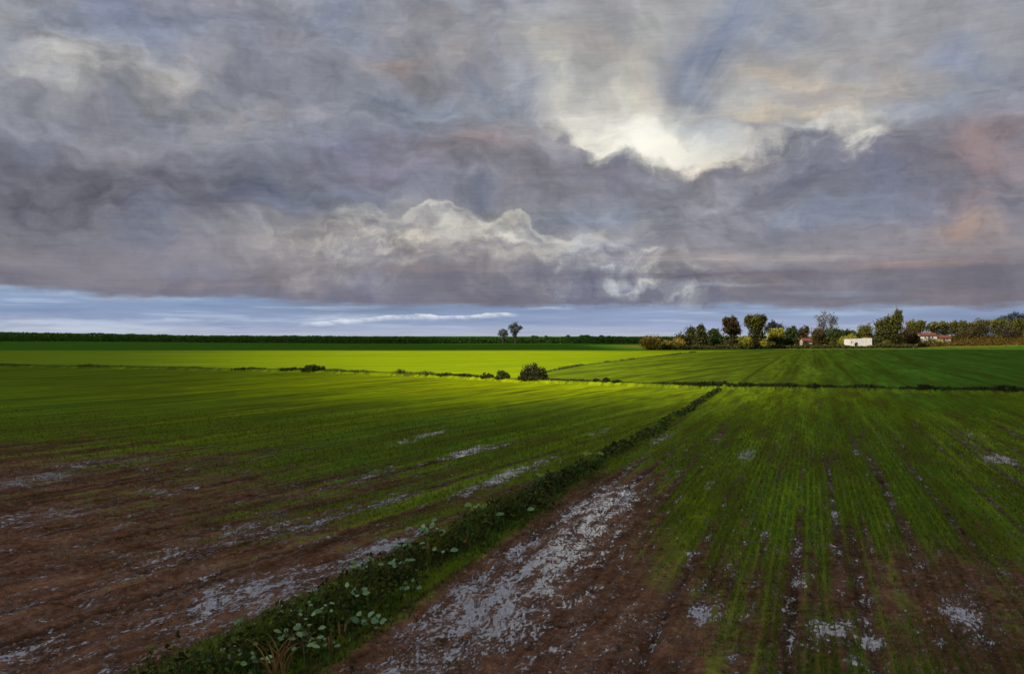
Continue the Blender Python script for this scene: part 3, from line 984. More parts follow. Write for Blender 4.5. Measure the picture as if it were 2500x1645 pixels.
def bare_tree(name, depth, limbs, label, group=None, cols=HAZE_GREY):
    """nearly leafless tree: limbs given as pixel polylines from the base, with fine twigs and a few leaves"""
    k = depth / F
    X0 = (limbs[0][0][0] - CX) * k
    root = empty(name, (X0, depth, float(gz(X0, depth, False))))
    z0 = root.location.z
    tag(root, label, 'tree', group)
    mb = MB()
    lp = []
    for L in limbs:
        q = [W(a, b, depth) for a, b in L]
        q = [(x - X0, R.uniform(-0.6, 0.6) if i else 0.0, max(z - z0, -0.1)) for i, (x, y, z) in enumerate(q)]
        n = len(q)
        mb.tube(q, [k * 2.2 * (1 - 0.8 * i / (n - 1)) for i in range(n)], 6)
        for i in range(n - 1):
            for j in range(26):
                f = R.random()
                p = np.array(q[i]) * (1 - f) + np.array(q[i + 1]) * f
                if p[2] < 0.16 * q[-1][2]:
                    continue
                lp.append(p + np.array([R.gauss(0, 4.2), R.gauss(0, 3.0), R.gauss(0.0, 4.2)]) * k)
    pts = np.array(lp)
    pts = np.repeat(pts, 5, 0) + rng.normal(size=(len(pts) * 5, 3)) * k * 1.8
    V = cards(pts, k * 1.9 * rng.uniform(0.6, 1.3, len(pts)), 2.6, 1.2)
    mb.build('trunk', M['grey_bark'], root, smooth=True)
    card_mesh('crown', V, tints(len(pts), cols, 0.2), M['leaf'], root)
    return root


M['grey_bark'] = noise_material('grey_bark', (0.18, 0.18, 0.19), (0.26, 0.26, 0.28), 2, 0.9)

build_ground()

# ------------------------------------------------------------------ trees along the right horizon
FAR = 'far trees and bushes behind the right field'
tree('bush', 318, [(1590, 838, 24, 18, GOLD), (1578, 836, 14, 14, GOLD), (1600, 832, 12, 12, GOLD)], 'round golden bush at the left end of the tree line, beside the bright field', 'bush', leaf=0.55, n=1100)
tree('bush', 324, [(1626, 842, 14, 11, GOLD), (1634, 847, 12, 9, BROWN)], 'small gold-topped bush just right of the round golden bush', 'bush', leaf=0.5, n=500)
tree('bush', 328, [(1655, 838, 17, 13, GOLD), (1660, 847, 20, 10, BROWN)], 'gold-topped bush with brown base in front of the dark low tree', 'bush', leaf=0.5, n=600)
tree('tree', 345, [(1682, 825, 20, 22, DARK), (1660, 832, 18, 16, DARK), (1690, 812, 12, 14, DARK)], 'low dark tree with humped crown behind the golden bushes', leaf=0.8, n=800)
tree('tree', 340, [(1711, 806, 9, 13, DARK), (1712, 828, 17, 22, DARK)], 'dark tree with a small pointed top, right of the humped dark tree', leaf=0.75, n=800, spiky=0.3)
tree('tree', 348, [(1745, 826, 20, 20, GREEN), (1742, 812, 12, 10, GREEN)], 'dark green rounded tree directly left of the tall brown tree', leaf=0.75, n=800)
tree('tree', 342, [(1784, 800, 19, 15, BROWN), (1780, 788, 17, 12, BROWN), (1795, 806, 13, 14, BROWN), (1785, 834, 16, 17, DARK), (1793, 780, 7, 9, BROWN)], 'tall dark brown tree with narrow waist and windswept top', leaf=0.8, n=1700, spiky=0.25, trunk=0.45)
tree('bush', 334, [(1820, 832, 14, 13, YELLOW), (1826, 838, 10, 8, YELLOW), (1810, 842, 10, 8, OLIVE)], 'bright yellow bush between the two tall trees', 'bush', leaf=0.5, n=700)
tree('tree', 340, [(1845, 790, 24, 17, OLIVE), (1833, 786, 14, 15, OLIVE), (1860, 782, 11, 12, DARK), (1846, 818, 20, 22, DARK), (1845, 838, 18, 14, BROWN), (1824, 779, 6, 8, OLIVE)], 'tall olive tree with flat-topped crown wider above than below', leaf=0.8, n=2000, spiky=0.2, trunk=0.45)
tree('bush', 336, [(1880, 842, 14, 9, OLIVE), (1865, 838, 10, 8, YELLOW)], 'low yellowish bush at the foot of the flat-topped olive tree', 'bush', leaf=0.5, n=400)
tree('tree', 520, [(1886, 797, 13, 12, HAZE_BLUE), (1898, 802, 16, 12, HAZE_BLUE), (1878, 805, 10, 9, HAZE_BLUE)], 'pale blue-grey tree farther off, seen right of the flat-topped olive tree', leaf=0.9, n=800)
tree('tree', 350, [(1890, 817, 20, 14, YELLOW), (1905, 812, 12, 10, YELLOW), (1892, 832, 20, 14, GREEN)], 'yellow-green tree with light crown right of the flat-topped olive tree', leaf=0.7, n=1000)
tree('tree', 356, [(1930, 814, 20, 14, GREEN), (1925, 830, 22, 16, GREEN), (1936, 806, 9, 9, GREEN)], 'mid green tree left of the small red-roofed house', leaf=0.75, n=900)
tree('tree', 368, [(1962, 813, 14, 12, BROWN), (1955, 828, 14, 18, BROWN), (1968, 804, 7, 7, DARK)], 'dark brown tree standing behind the small red-roofed house', leaf=0.75, n=800)
tree('tree', 362, [(1998, 818, 17, 16, BROWN), (1998, 838, 16, 14, BROWN)], 'dark reddish-brown tree on the right side of the small red-roofed house', leaf=0.75, n=900)
bare_tree('tree', 480, [[(2008, 845), (2007, 800), (2006, 780), (2012, 763)], [(2008, 815), (2000, 795), (1998, 772)], [(2008, 810), (2014, 790), (2017, 774)]], 'tall thin bare grey tree, left one of two side by side')
bare_tree('tree', 490, [[(2031, 845), (2030, 800), (2031, 785), (2027, 765)], [(2031, 812), (2034, 790), (2036, 775)]], 'thin bare grey tree, right one of two side by side and slightly lower')
tree('tree', 392, [(2035, 815, 26, 15, GREEN), (2060, 815, 20, 12, GREEN), (2082, 818, 16, 11, GREEN), (2040, 832, 26, 14, GREEN)], 'wide dark green tree under the two bare grey trees', leaf=0.8, n=1300)
tree('bush', 372, [(2037, 836, 10, 12, OLIVE), (2045, 840, 8, 8, YELLOW)], 'dull yellow bush in front of the wide dark green tree', 'bush', leaf=0.5, n=350)
tree('bush', 374, [(2066, 834, 16, 13, YELLOW), (2078, 826, 13, 10, YELLOW), (2060, 843, 10, 8, YELLOW)], 'bright yellow bush against the left end of the white flat-roofed building', 'bush', leaf=0.5, n=800)
tree('tree', 396, [(2112, 808, 18, 17, [(0.13, 0.13, 0.018), (0.18, 0.165, 0.02), (0.09, 0.09, 0.018)]), (2104, 822, 16, 14, YELLOW), (2120, 826, 14, 12, DARK)], 'yellow-green round tree rising behind the white flat-roofed building', leaf=0.75, n=1000)
tree('tree', 376, [(2165, 806, 28, 18, OLIVE), (2187, 790, 16, 22, OLIVE), (2193, 770, 9, 14, OLIVE), (2148, 792, 12, 9, OLIVE), (2172, 830, 34, 20, DARK), (2170, 783, 12, 10, OLIVE)], 'largest olive-green tree, rising to a peak at its right, beside the white building', leaf=0.8, n=2600, spiky=0.25, trunk=0.5)
tree('bush', 370, [(2165, 838, 13, 9, OLIVE), (2161, 836, 8, 6, YELLOW)], 'small yellowish bush at the foot of the largest olive tree', 'bush', leaf=0.45, n=300)
tree('tree', 388, [(2218, 818, 24, 20, BROWN), (2228, 830, 18, 14, BROWN)], 'dark brown bushy tree between the largest olive tree and the farmhouse', leaf=0.75, n=1000)
tree('tree', 448, [(2240, 800, 26, 15, OLIVE), (2232, 792, 20, 9, YTOP), (2250, 788, 12, 6, YTOP)], 'yellow-topped tree behind the left end of the farmhouse roof', leaf=0.8, n=1000)
tree('tree', 452, [(2300, 806, 28, 16, DARK), (2290, 793, 26, 8, YTOP), (2275, 800, 14, 8, OLIVE)], 'yellow-topped tree behind the right end of the farmhouse roof', leaf=0.8, n=1100)
tree('tree', 456, [(2345, 804, 28, 18, OLIVE), (2330, 792, 16, 8, YTOP), (2355, 792, 16, 8, OLIVE)], 'olive tree with thin yellow top behind the low dark bush touching the farmhouse', leaf=0.8, n=1100)
tree('tree', 460, [(2392, 802, 26, 18, OLIVE), (2376, 794, 12, 7, YTOP), (2400, 790, 14, 9, OLIVE)], 'olive tree behind the big dark bush on the orange bank', leaf=0.8, n=1000)
tree('tree', 458, [(2440, 800, 30, 20, OLIVE), (2420, 788, 12, 7, YTOP), (2440, 787, 16, 8, OLIVE)], 'broad olive tree above the gap between two dark bushes on the bank', leaf=0.8, n=1100)
tree('tree', 454, [(2488, 802, 28, 20, OLIVE), (2480, 788, 16, 8, OLIVE), (2505, 795, 20, 16, OLIVE)], 'olive tree at the right edge of the photo, behind the bank', leaf=0.8, n=1100)
tree('tree', 640, [(2455, 781, 20, 10, HAZE_BLUE), (2480, 776, 22, 14, HAZE_BLUE), (2505, 780, 20, 14, HAZE_BLUE)], 'distant blue-grey tree showing above the olive trees at the right edge', leaf=1.0, n=900)
tree('bush', 412, [(2345, 822, 18, 10, BROWN), (2358, 817, 16, 12, BROWN)], 'low dark bush touching the right end of the farmhouse', 'bush', leaf=0.55, n=600)
tree('bush', 398, [(2268, 831, 18, 7, OLIVE), (2290, 832, 16, 6, YELLOW), (2250, 833, 12, 6, OLIVE)], 'low olive scrub growing in front of the farmhouse wall', 'bush', leaf=0.4, n=500)
tree('bush', 414, [(2398, 810, 20, 15, [(0.045, 0.036, 0.018), (0.06, 0.05, 0.025)]), (2380, 814, 16, 12, BROWN)], 'big dark brown bush on the orange bank, right of the farmhouse', 'bush', leaf=0.55, n=800, spiky=0.2)
tree('bush', 412, [(2462, 818, 20, 13, [(0.045, 0.034, 0.02), (0.06, 0.045, 0.025)]), (2482, 812, 14, 10, BROWN)], 'dark bush on the orange bank near the right edge', 'bush', leaf=0.55, n=700)
HAZY = [(0.25, 0.28, 0.285), (0.31, 0.335, 0.34), (0.28, 0.30, 0.315)]  # haze of the horizon trees carried by their leaf colour
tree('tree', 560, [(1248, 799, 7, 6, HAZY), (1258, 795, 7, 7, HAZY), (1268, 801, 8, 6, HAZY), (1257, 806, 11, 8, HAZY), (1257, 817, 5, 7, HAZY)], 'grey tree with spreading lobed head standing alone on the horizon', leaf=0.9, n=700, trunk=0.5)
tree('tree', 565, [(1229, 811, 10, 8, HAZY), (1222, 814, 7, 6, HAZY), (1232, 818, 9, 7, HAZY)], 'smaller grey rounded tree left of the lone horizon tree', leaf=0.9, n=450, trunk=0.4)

# brambles and dead growth along the foot of the tree line
def undergrowth(name, pxs, label, cols, zmax, n, depthoff=0.0, sz=0.55, width=10):
    pts = []
    xs = rng.uniform(0, 1, n)
    px = np.interp(xs, np.linspace(0, 1, len(pxs)), [p[0] for p in pxs])
    dp = np.interp(xs, np.linspace(0, 1, len(pxs)), [p[1] for p in pxs]) + rng.uniform(0, width, n) + depthoff
    X = (px - CX) / F * dp
    zt = zmax * (0.45 + 0.75 * fbm(px * 0.06, px * 0, 3, 77)) * (1 - (0.55 if zmax < 3 else 0) * np.exp(-((px - 2100) / 38.0) ** 4))
    Z = gz(X, dp, False) + rng.uniform(0, 1, n) ** 1.2 * zt
    V = cards(np.stack([X, dp, Z], 1), sz * rng.uniform(0.6, 1.4, n), 1.5, 0.4)
    o = card_mesh(name, V, tints(n, cols, 0.4), M['leaf'])
    return tag(o, label, 'undergrowth', kind='stuff')


undergrowth('undergrowth', [(1580, 318), (1700, 326), (1900, 344), (2080, 356), (2240, 366)], 'dark brown bramble along the foot of the right tree line', BROWN + DARK, 1.9, 9000)
undergrowth('undergrowth', [(1640, 352), (1780, 362), (1960, 380), (2100, 400), (2240, 415)], 'tangled dark thicket filling the gaps between the trees of the right tree line', DARK + BROWN + GREEN, 5.2, 16000, 0, 0.6)
undergrowth('dry_grass', [(2200, 380), (2300, 393), (2400, 394), (2520, 395), (2650, 396)], 'orange-brown dead grass covering the bank at the right', [(0.12, 0.07, 0.012), (0.08, 0.055, 0.010), (0.14, 0.105, 0.016), (0.05, 0.045, 0.012)], 1.5, 14000, 0.0, 0.45, 24)


# the far wood that closes the fields at the left
def far_wood():
    n = 60000
    px = rng.uniform(-500, 1640, n)
    d = 585 + rng.uniform(0, 26, n)
    X = (px - CX) / F * d
    ht = np.interp(px, [-500, 0, 250, 450, 700, 1000, 1250, 1450, 1600], [8.2, 8.0, 7.2, 5.8, 5.6, 5.0, 4.5, 5.0, 4.8]) - gz(X, d, False)
    ht = ht * (0.88 + 0.2 * (fbm(px * 0.05, px * 0, 4, 15) - 0.5)) + 0.9 * sm(0.72, 0.9, vn(px * 0.09, px * 0, 19)) * sm(1100, 1300, px)
    Z = gz(X, d, False) + ht * rng.uniform(0, 1, n) ** 0.75
    V = cards(np.stack([X, d, Z], 1), 0.8 * rng.uniform(0.6, 1.4, n), 1.4, 0.2)
    o = card_mesh('far_wood', V, tints(n, [(0.060, 0.150, 0.020), (0.075, 0.175, 0.022), (0.062, 0.125, 0.020)], 0.25), M['leaf'])
    tag(o, 'long low dark green wood closing the fields along the left horizon', 'wood', kind='stuff')


far_wood()


# ------------------------------------------------------------------ buildings
def gable_house(name, depth, x0, x1, ybase, yeave, yridge, wallmat, label, deep=5.0, ext=None):
    k = depth / F
    X0 = ((x0 + x1) / 2 - CX) * k
    w = (x1 - x0) * k / 2
    zb, ze, zr = (H - (q - HZ) * k for q in (ybase, yeave, yridge))
    root = empty(name, (X0, depth, zb))
    tag(root, label, 'house')
    ze, zr = ze - zb, zr - zb

    def body(parent, xa, xb, ze, zr, deep, wm, y0):
        b = MB()
        b.poly_prism([(y0, -1.2), (y0 + deep, -1.2), (y0 + deep, ze), (y0 + deep / 2, zr - 0.14), (y0, ze)], xa, xb)
        b.v = [(y, x, z) for (x, y, z) in b.v]
        b.build('wall', wm, parent)
        r = MB()
        e, th = 0.35, 0.16
        sl = (zr - ze) / (deep / 2)
        for sg in (-1, 1):
            ym, yo = y0 + deep / 2, y0 + deep / 2 + sg * (deep / 2 + e)
            zo = ze - sl * e
            pts = [(ym, zr), (yo, zo), (yo, zo + th), (ym, zr + th)]
            r.poly_prism(pts, xa - 0.25, xb + 0.25)
        r.v = [(y, x, z) for (x, y, z) in r.v]
        r.build('roof', M['roof_tile'], parent)
        ww = (xb - xa)
        for fx in ((0.28, 0.72) if ww > 5 else (0.3,)):
            cx_ = xa + ww * fx
            fr = MB()
            zc = ze * 0.62
            fr.box(cx_ - 0.42, cx_ + 0.42, y0 - 0.04, y0 + 0.01, zc - 0.5, zc + 0.5)
            fo = fr.build('window', M['coping'], parent)
            g = MB()
            g.box(cx_ - 0.33, cx_ + 0.33, y0 - 0.07, y0 - 0.043, zc - 0.41, zc + 0.41)
            g.build('pane', M['glass'], fo)
        d = MB()
        cx_ = xa + ww * 0.52
        d.box(cx_ - 0.45, cx_ + 0.45, y0 - 0.05, y0 + 0.01, -0.1, min(2.0, ze * 0.8))
        d.build('door', M['dark_opening'], parent)

    body(root, -w, w, ze, zr, deep, wallmat, 0.0)
    if ext:
        xa, xb, ey, ry = ext
        body(root, (xa - CX) * k - X0 + 0.02, (xb - CX) * k - X0, H - (ey - HZ) * k - zb, H - (ry - HZ) * k - zb, deep * 0.8, M['cream_wall'], 0.5)
    return root


gable_house('house', 362, 1961, 1984, 850, 833, 826, M['cream_wall'], 'small cream house with red roof among dark brown trees', 4.5)
gable_house('farmhouse', 404, 2247, 2288, 832.5, 819, 813, M['white_wall'], 'white farmhouse with red roof and lower cream wing on the bank', 6.0, (2288, 2323, 824.5, 819))


def white_building():
    d = 366
    k = d / F
    X0 = (2101.5 - CX) * k
    w = 27.5 * k
    root = empty('outbuilding', (X0, d, 0.0))
    tag(root, 'long low white flat-roofed outbuilding with dark arched doorway', 'building')
    zt = H - (826 - HZ) * k
    b = MB()
    # front wall with an arched opening, as a strip of columns
    def wallprofile():
        ax, ar, ah = -w + 17 * k, 0.75, 1.6
        pts = [(-w, -0.3), (ax - ar, -0.3), (ax - ar, ah)]
        pts += [(ax - ar * math.cos(a), ah + ar * math.sin(a)) for a in np.linspace(0.15, math.pi - 0.15, 9)]
        pts += [(ax + ar, ah), (ax + ar, -0.3), (w, -0.3), (w, zt + 0.15), (w * 0.4, zt + 0.2), (0, zt - 0.05), (-w * 0.85, zt - 0.15), (-w, zt - 0.4)]
        return pts, ax, ar, ah
    pts, ax, ar, ah = wallprofile()
    b.poly_prism(pts, 0, 0.4)
    b.box(-w, -w + 0.35, 0.403, 6, -0.3, zt - 0.45)
    b.box(w - 0.35, w, 0.403, 6, -0.3, zt - 0.1)
    b.box(-w + 0.353, w - 0.353, 5.65, 6, -0.3, zt - 0.3)
    b.build('wall', M['white_wall'], root)
    r = MB()
    r.box(-w + 0.36, w - 0.36, 0.41, 5.64, zt - 0.75, zt - 0.6)
    r.build('roof', M['coping'], root)
    dr = MB()
    dr.poly_prism([(ax - ar - 0.1, -0.3), (ax + ar + 0.1, -0.3), (ax + ar + 0.1, ah + ar + 0.1), (ax - ar - 0.1, ah + ar + 0.1)], 0.41, 0.47)
    dr.build('door', M['dark_opening'], root)
    wn = MB()
    wn.box(-w + 4.5 * k, -w + 6.5 * k, -0.02, 0.01, zt - 2.0, zt - 1.1)
    wn.build('window', M['dark_opening'], root)


white_building()

# ------------------------------------------------------------------ shrubs along the cross hedge
HG = 'shrubs along the ditch between the fields'


def hedge_shrub(px, py, wpx, hpx, cols, label, n=700, leaf=None, spiky=0.2):
    hpx = hpx * (0.72 if px > 1400 else 0.88)
    hx = (px - CX) / F * 95
    for _ in range(8):
        yy = float(hedge_y(hx))
        hx = (px - CX) / F * yy
    d = yy - 0.1
    k = d / F
    leaf = leaf or max(0.10, 3.0 * k)
    g0 = HZ + F * H / d
    c = g0 - hpx / 2 - 2
    tree('shrub', d, [(px, c + hpx * 0.14, wpx / 2, hpx * 0.38, cols), (px - wpx * 0.12, c - hpx * 0.18, wpx * 0.28, hpx * 0.34, cols), (px + wpx * 0.2, c, wpx * 0.26, hpx * 0.34, cols), (px + wpx * 0.04, c - hpx * 0.36, wpx * 0.12, hpx * 0.22, cols), (px - wpx * 0.36, c + hpx * 0.3, wpx * 0.2, hpx * 0.2, cols), (px + wpx * 0.4, c + hpx * 0.3, wpx * 0.18, hpx * 0.2, cols)],
         label, 'shrub', HG, leaf=leaf, n=n, spiky=spiky, up=1.0, leafname='foliage', trunk=0.05)


SD = [(0.030, 0.040, 0.015), (0.045, 0.054, 0.018), (0.055, 0.052, 0.026)]
SG = [(0.055, 0.085, 0.018), (0.075, 0.105, 0.022), (0.065, 0.075, 0.024)]
SL = [(0.060, 0.105, 0.016), (0.080, 0.125, 0.020), (0.07, 0.09, 0.02)]
hedge_shrub(1303, 905, 64, 44, [(0.045, 0.047, 0.022), (0.065, 0.062, 0.028), (0.035, 0.040, 0.018), (0.08, 0.07, 0.03)], 'biggest dark shrub of the cross ditch, at the right end of the bright field', 1000, None, 0.4)
hedge_shrub(1282, 915, 34, 26, SD, 'low dark shrub leaning on the left side of the biggest dark shrub', 500)
hedge_shrub(1227, 912, 34, 22, SG, 'medium shrub one gap left of the biggest dark shrub', 700)
hedge_shrub(1190, 915, 34, 13, SG, 'low green shrub left of the medium shrub', 450)
hedge_shrub(1090, 912, 50, 8, SL, 'low flat shrub in the ditch below the middle of the bright field', 400)
hedge_shrub(765, 900, 64, 16, SL, 'rounded green shrub standing alone in the left half of the cross ditch', 900)
hedge_shrub(715, 903, 60, 8, SL, 'low shrub on the left side of the lone rounded shrub', 500)
hedge_shrub(610, 900, 90, 6, SL, 'long low shrub in the far left part of the cross ditch', 500)
hedge_shrub(1456, 922, 18, 13, SD, 'small shrub, first of three small dark shrubs in a row', 350, spiky=0.05)
hedge_shrub(1480, 920, 20, 17, SD, 'tallest of three small dark shrubs in a row', 420, spiky=0.05)
hedge_shrub(1506, 923, 26, 11, SD, 'flattest of three small dark shrubs in a row', 350)
hedge_shrub(1720, 935, 46, 15, SD, 'dark shrub where the planted verge meets the cross ditch', 600)
hedge_shrub(1765, 936, 40, 14, SD, 'dark shrub just right of the meeting of verge and cross ditch', 500)
hedge_shrub(1820, 938, 60, 15, SD, 'long dark shrub right of the verge end', 650)
hedge_shrub(1862, 940, 34, 10, SG, 'small green shrub tapering off the long dark shrub', 350)
hedge_shrub(1990, 944, 50, 15, SD, 'dark shrub of the cross ditch below the thin bare trees', 600)
hedge_shrub(2028, 946, 34, 12, SD, 'smaller dark shrub right of the one below the bare trees', 400)
hedge_shrub(2215, 950, 46, 13, SG, 'shrub of the cross ditch below the dark brown tree', 450)
hedge_shrub(2262, 950, 56, 18, SD, 'thick dark shrub of the cross ditch below the farmhouse', 700)
hedge_shrub(2310, 952, 46, 14, SG, 'green shrub right of the thick dark one below the farmhouse', 450)
hedge_shrub(2470, 956, 60, 16, SG, 'shrub of the cross ditch at the right edge of the photo', 450)


def strip_stuff(name, pts, hw, hmin, hmax, n, cols, label, cat, wmul=0.12, seed=0):
    pts = np.array(pts)
    seg = np.r_[0, np.cumsum(np.linalg.norm(np.diff(pts, axis=0), axis=1))]
    u = rng.uniform(0, seg[-1], n)
    x = np.interp(u, seg, pts[:, 0]) + rng.normal(0, hw * 0.3, n)
    y = np.interp(u, seg, pts[:, 1]) + rng.normal(0, hw, n)
    h = (hmin + (hmax - hmin) * fbm(u * 0.22, u * 0, 4, seed) ** 2.6) * rng.uniform(0.5, 1.2, n)
    lean = rng.normal(0, 0.35, (n, 2)) * h[:, None]
    b = np.stack([x, y, gz(x, y, False) - 0.02], 1)
    o = blades(name, b, h, np.maximum(h * wmul, 0.035), lean, tints(n, cols, 0.35), M['blade'])
    return tag(o, label, cat, kind='stuff')


HP = [(x, y) for x, y in zip(HX, HY)]
strip_stuff('ditch_grass', HP[:6], 0.5, 0.06, 0.85, 14000, SG + [(0.06, 0.07, 0.016)], 'low green grass on the ditch bank under the bright field', 'grass', 0.16, 3)
strip_stuff('ditch_grass', HP[5:], 0.32, 0.05, 0.8, 12000, SD + [(0.02, 0.024, 0.01)], 'dark weeds filling the ditch across the right field', 'grass', 0.2, 8)
mg = [(x, y) for x, y in zip(MX, MY)]
strip_stuff('margin_grass', mg[:6], 0.5, 0.15, 0.7, 5000, [(0.035, 0.07, 0.012), (0.05, 0.09, 0.016), (0.15, 0.17, 0.04)], 'thin green grass strip between the bright field and the right field', 'grass', 0.3, 12)


# ------------------------------------------------------------------ planted verge in the foreground
def verge():
    def at(u, tt):
        q = D0[None] + u[:, None] * DD[None] + tt[:, None] * DN[None]
        return q[:, 0], q[:, 1]
    # grass
    n = 46000
    smax = 71.0
    u = -5 + (smax + 5) * rng.uniform(0, 1, n) ** 1.9
    hw = verge_hw(u) * (0.65 + 0.75 * fbm(u * 0.55, u * 0, 3, 95))
    tt = rng.normal(0, 0.42, n) * hw + 0.9 * (fbm(u * 0.22, u * 0, 3, 99) - 0.5)
    x, y = at(u, tt)
    tall = np.interp(u, [-5, 10, 22, 35, 70], [0.44, 0.38, 0.25, 0.16, 0.12])
    pat = fbm(x * 1.3, y * 1.3, 3, 90)
    h = tall * (0.2 + 1.7 * pat ** 2.0) * rng.uniform(0.5, 1.25, n) * (1 - 0.55 * np.clip(np.abs(tt) / hw, 0, 1))
    lean = rng.normal(0, 0.4, (n, 2)) * h[:, None]
    b = np.stack([x, y, gz(x, y, False) - 0.02], 1)
    cols = np.array([(0.042, 0.063, 0.013), (0.063, 0.10, 0.016), (0.085, 0.135, 0.018), (0.035, 0.040, 0.014)])
    tn = tints(n, cols, 0.35)
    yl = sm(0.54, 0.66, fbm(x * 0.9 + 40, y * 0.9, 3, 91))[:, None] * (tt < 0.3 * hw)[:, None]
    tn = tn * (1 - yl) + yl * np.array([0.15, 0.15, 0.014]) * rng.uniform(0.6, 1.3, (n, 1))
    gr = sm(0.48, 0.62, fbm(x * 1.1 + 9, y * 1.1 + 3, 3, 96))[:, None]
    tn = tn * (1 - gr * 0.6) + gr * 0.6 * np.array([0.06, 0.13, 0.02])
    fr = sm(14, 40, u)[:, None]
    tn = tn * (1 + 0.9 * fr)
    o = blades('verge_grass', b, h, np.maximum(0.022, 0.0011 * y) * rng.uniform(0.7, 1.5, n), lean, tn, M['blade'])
    tag(o, 'dark green grass and weeds growing along the verge between the two fields', 'grass', kind='stuff')
    # dark leafy undergrowth
    n = 24000
    u = -5 + (smax + 5) * rng.uniform(0, 1, n) ** 1.7
    u = u[(rng.uniform(0, 1, n) < 1 - 0.8 * sm(14, 34, u))]
    n = len(u)
    hw = verge_hw(u) * (0.6 + 0.8 * fbm(u * 0.5 + 7, u * 0, 3, 97))
    tt = (0.12 + rng.normal(0, 0.33, n)) * hw + 0.9 * (fbm(u * 0.22, u * 0, 3, 99) - 0.5)
    x, y = at(u, tt)
    pat = fbm(x * 1.6, y * 1.6, 3, 93)
    ht = np.interp(u, [-5, 10, 22, 35, 70], [0.72, 0.56, 0.29, 0.15, 0.10]) * (0.2 + 1.6 * pat ** 1.7) * (1 - 0.7 * np.clip(np.abs(tt) / hw, 0, 1))
    z = gz(x, y, False) + ht * rng.uniform(0, 1, n)
    V = cards(np.stack([x, y, z], 1), np.maximum(0.055, 0.0026 * y) * rng.uniform(0.6, 1.5, n), 1.5, 0.2)
    o = card_mesh('undergrowth', V, tints(n, [(0.018, 0.026, 0.008), (0.040, 0.062, 0.014), (0.07, 0.12, 0.024), (0.045, 0.036, 0.015), (0.115, 0.13, 0.02)], 0.4), M['leaf'])
    tag(o, 'dark leafy undergrowth along the right side of the verge', 'undergrowth', kind='stuff')


verge()


def oval_leaf(base, d, n, L, wd):
    """cupped oval leaf: base, unit direction d, unit normal n"""
    d, n = np.array(d, float), np.array(n, float)
    d /= np.linalg.norm(d)
    n -= n.dot(d) * d
    n /= np.linalg.norm(n)
    s = np.cross(d, n)
    prof = [(0, 0.0), (0.12, 0.45), (0.35, 0.92), (0.6, 1.0), (0.82, 0.7), (0.95, 0.32), (1.0, 0.0)]
    mid, lt, rt = [], [], []
    for t, w in prof:
        c = np.array(base) + d * L * t - n * L * 0.18 * t * t
        mid.append(c)
        lt.append(c + s * wd * 0.5 * w + n * wd * 0.14 * w)
        rt.append(c - s * wd * 0.5 * w + n * wd * 0.14 * w)
    v = mid + lt + rt
    k = len(prof)
    f = []
    for i in range(k - 1):
        f.append((i, i + 1, k + i + 1, k + i))
        f.append((2 * k + i, 2 * k + i + 1, i + 1, i))
    return v, f


def leafy_plant(px, py, label, nleaf=5, L=0.112, top=0.56, cols=((0.150, 0.250, 0.105), (0.205, 0.310, 0.145), (0.125, 0.220, 0.105)), spread=0.17, name='weed'):
    x, y = P(px, py, top)
    z0 = float(gz(x, y, False))
    root = empty(name, (x, y, z0))
    tag(root, label, 'plant')
    st = MB()
    Vs, Fs, Ts = [], [], []
    hub = (R.uniform(-0.03, 0.03), R.uniform(-0.03, 0.03), (top - z0) * 0.8)
    st.tube([(0, 0, -0.03), (hub[0] * 0.3, hub[1] * 0.3, hub[2] * 0.5), hub], [0.009, 0.007, 0.005], 6)
    a0 = R.uniform(0, 6.28)
    nleaf = nleaf + 2 if nleaf > 3 else nleaf
    for i in range(nleaf):
        a = a0 + 2 * math.pi * i / nleaf + R.uniform(-0.4, 0.4)
        r = spread * R.uniform(0.35, 1.0)
        b = (hub[0] + r * math.cos(a), hub[1] + r * math.sin(a) * 0.9, hub[2] + R.uniform(-0.02, 0.15) * (top / 0.42))
        st.tube([hub, ((hub[0] + b[0]) / 2, (hub[1] + b[1]) / 2, (hub[2] + b[2]) / 2 + 0.02), b], [0.005, 0.004, 0.003], 5)
        nrm = (R.uniform(-0.35, 0.35), -0.75 + R.uniform(-0.3, 0.3), 0.75)
        v, f = oval_leaf(b, (math.cos(a), math.sin(a) * 0.7 + 0.1, R.uniform(-0.1, 0.5)), nrm, L * R.uniform(0.5, 1.25), L * 0.62 * R.uniform(0.8, 1.1))
        o = len(Vs)
        Vs += [tuple(q) for q in v]
        Fs += [tuple(o + j for j in q) for q in f]
        c = np.array(R.choice(cols)) * R.uniform(0.8, 1.15)
        Ts += [tuple(c) + (1,)] * len(v)
    st.build('stem', M['stem'], root, smooth=True)
    mesh_np('leaves', Vs, np.array(Fs), 4, M['pale_leaf'], root, {'tint': ('FLOAT_COLOR', Ts)}, smooth=True)
    return root


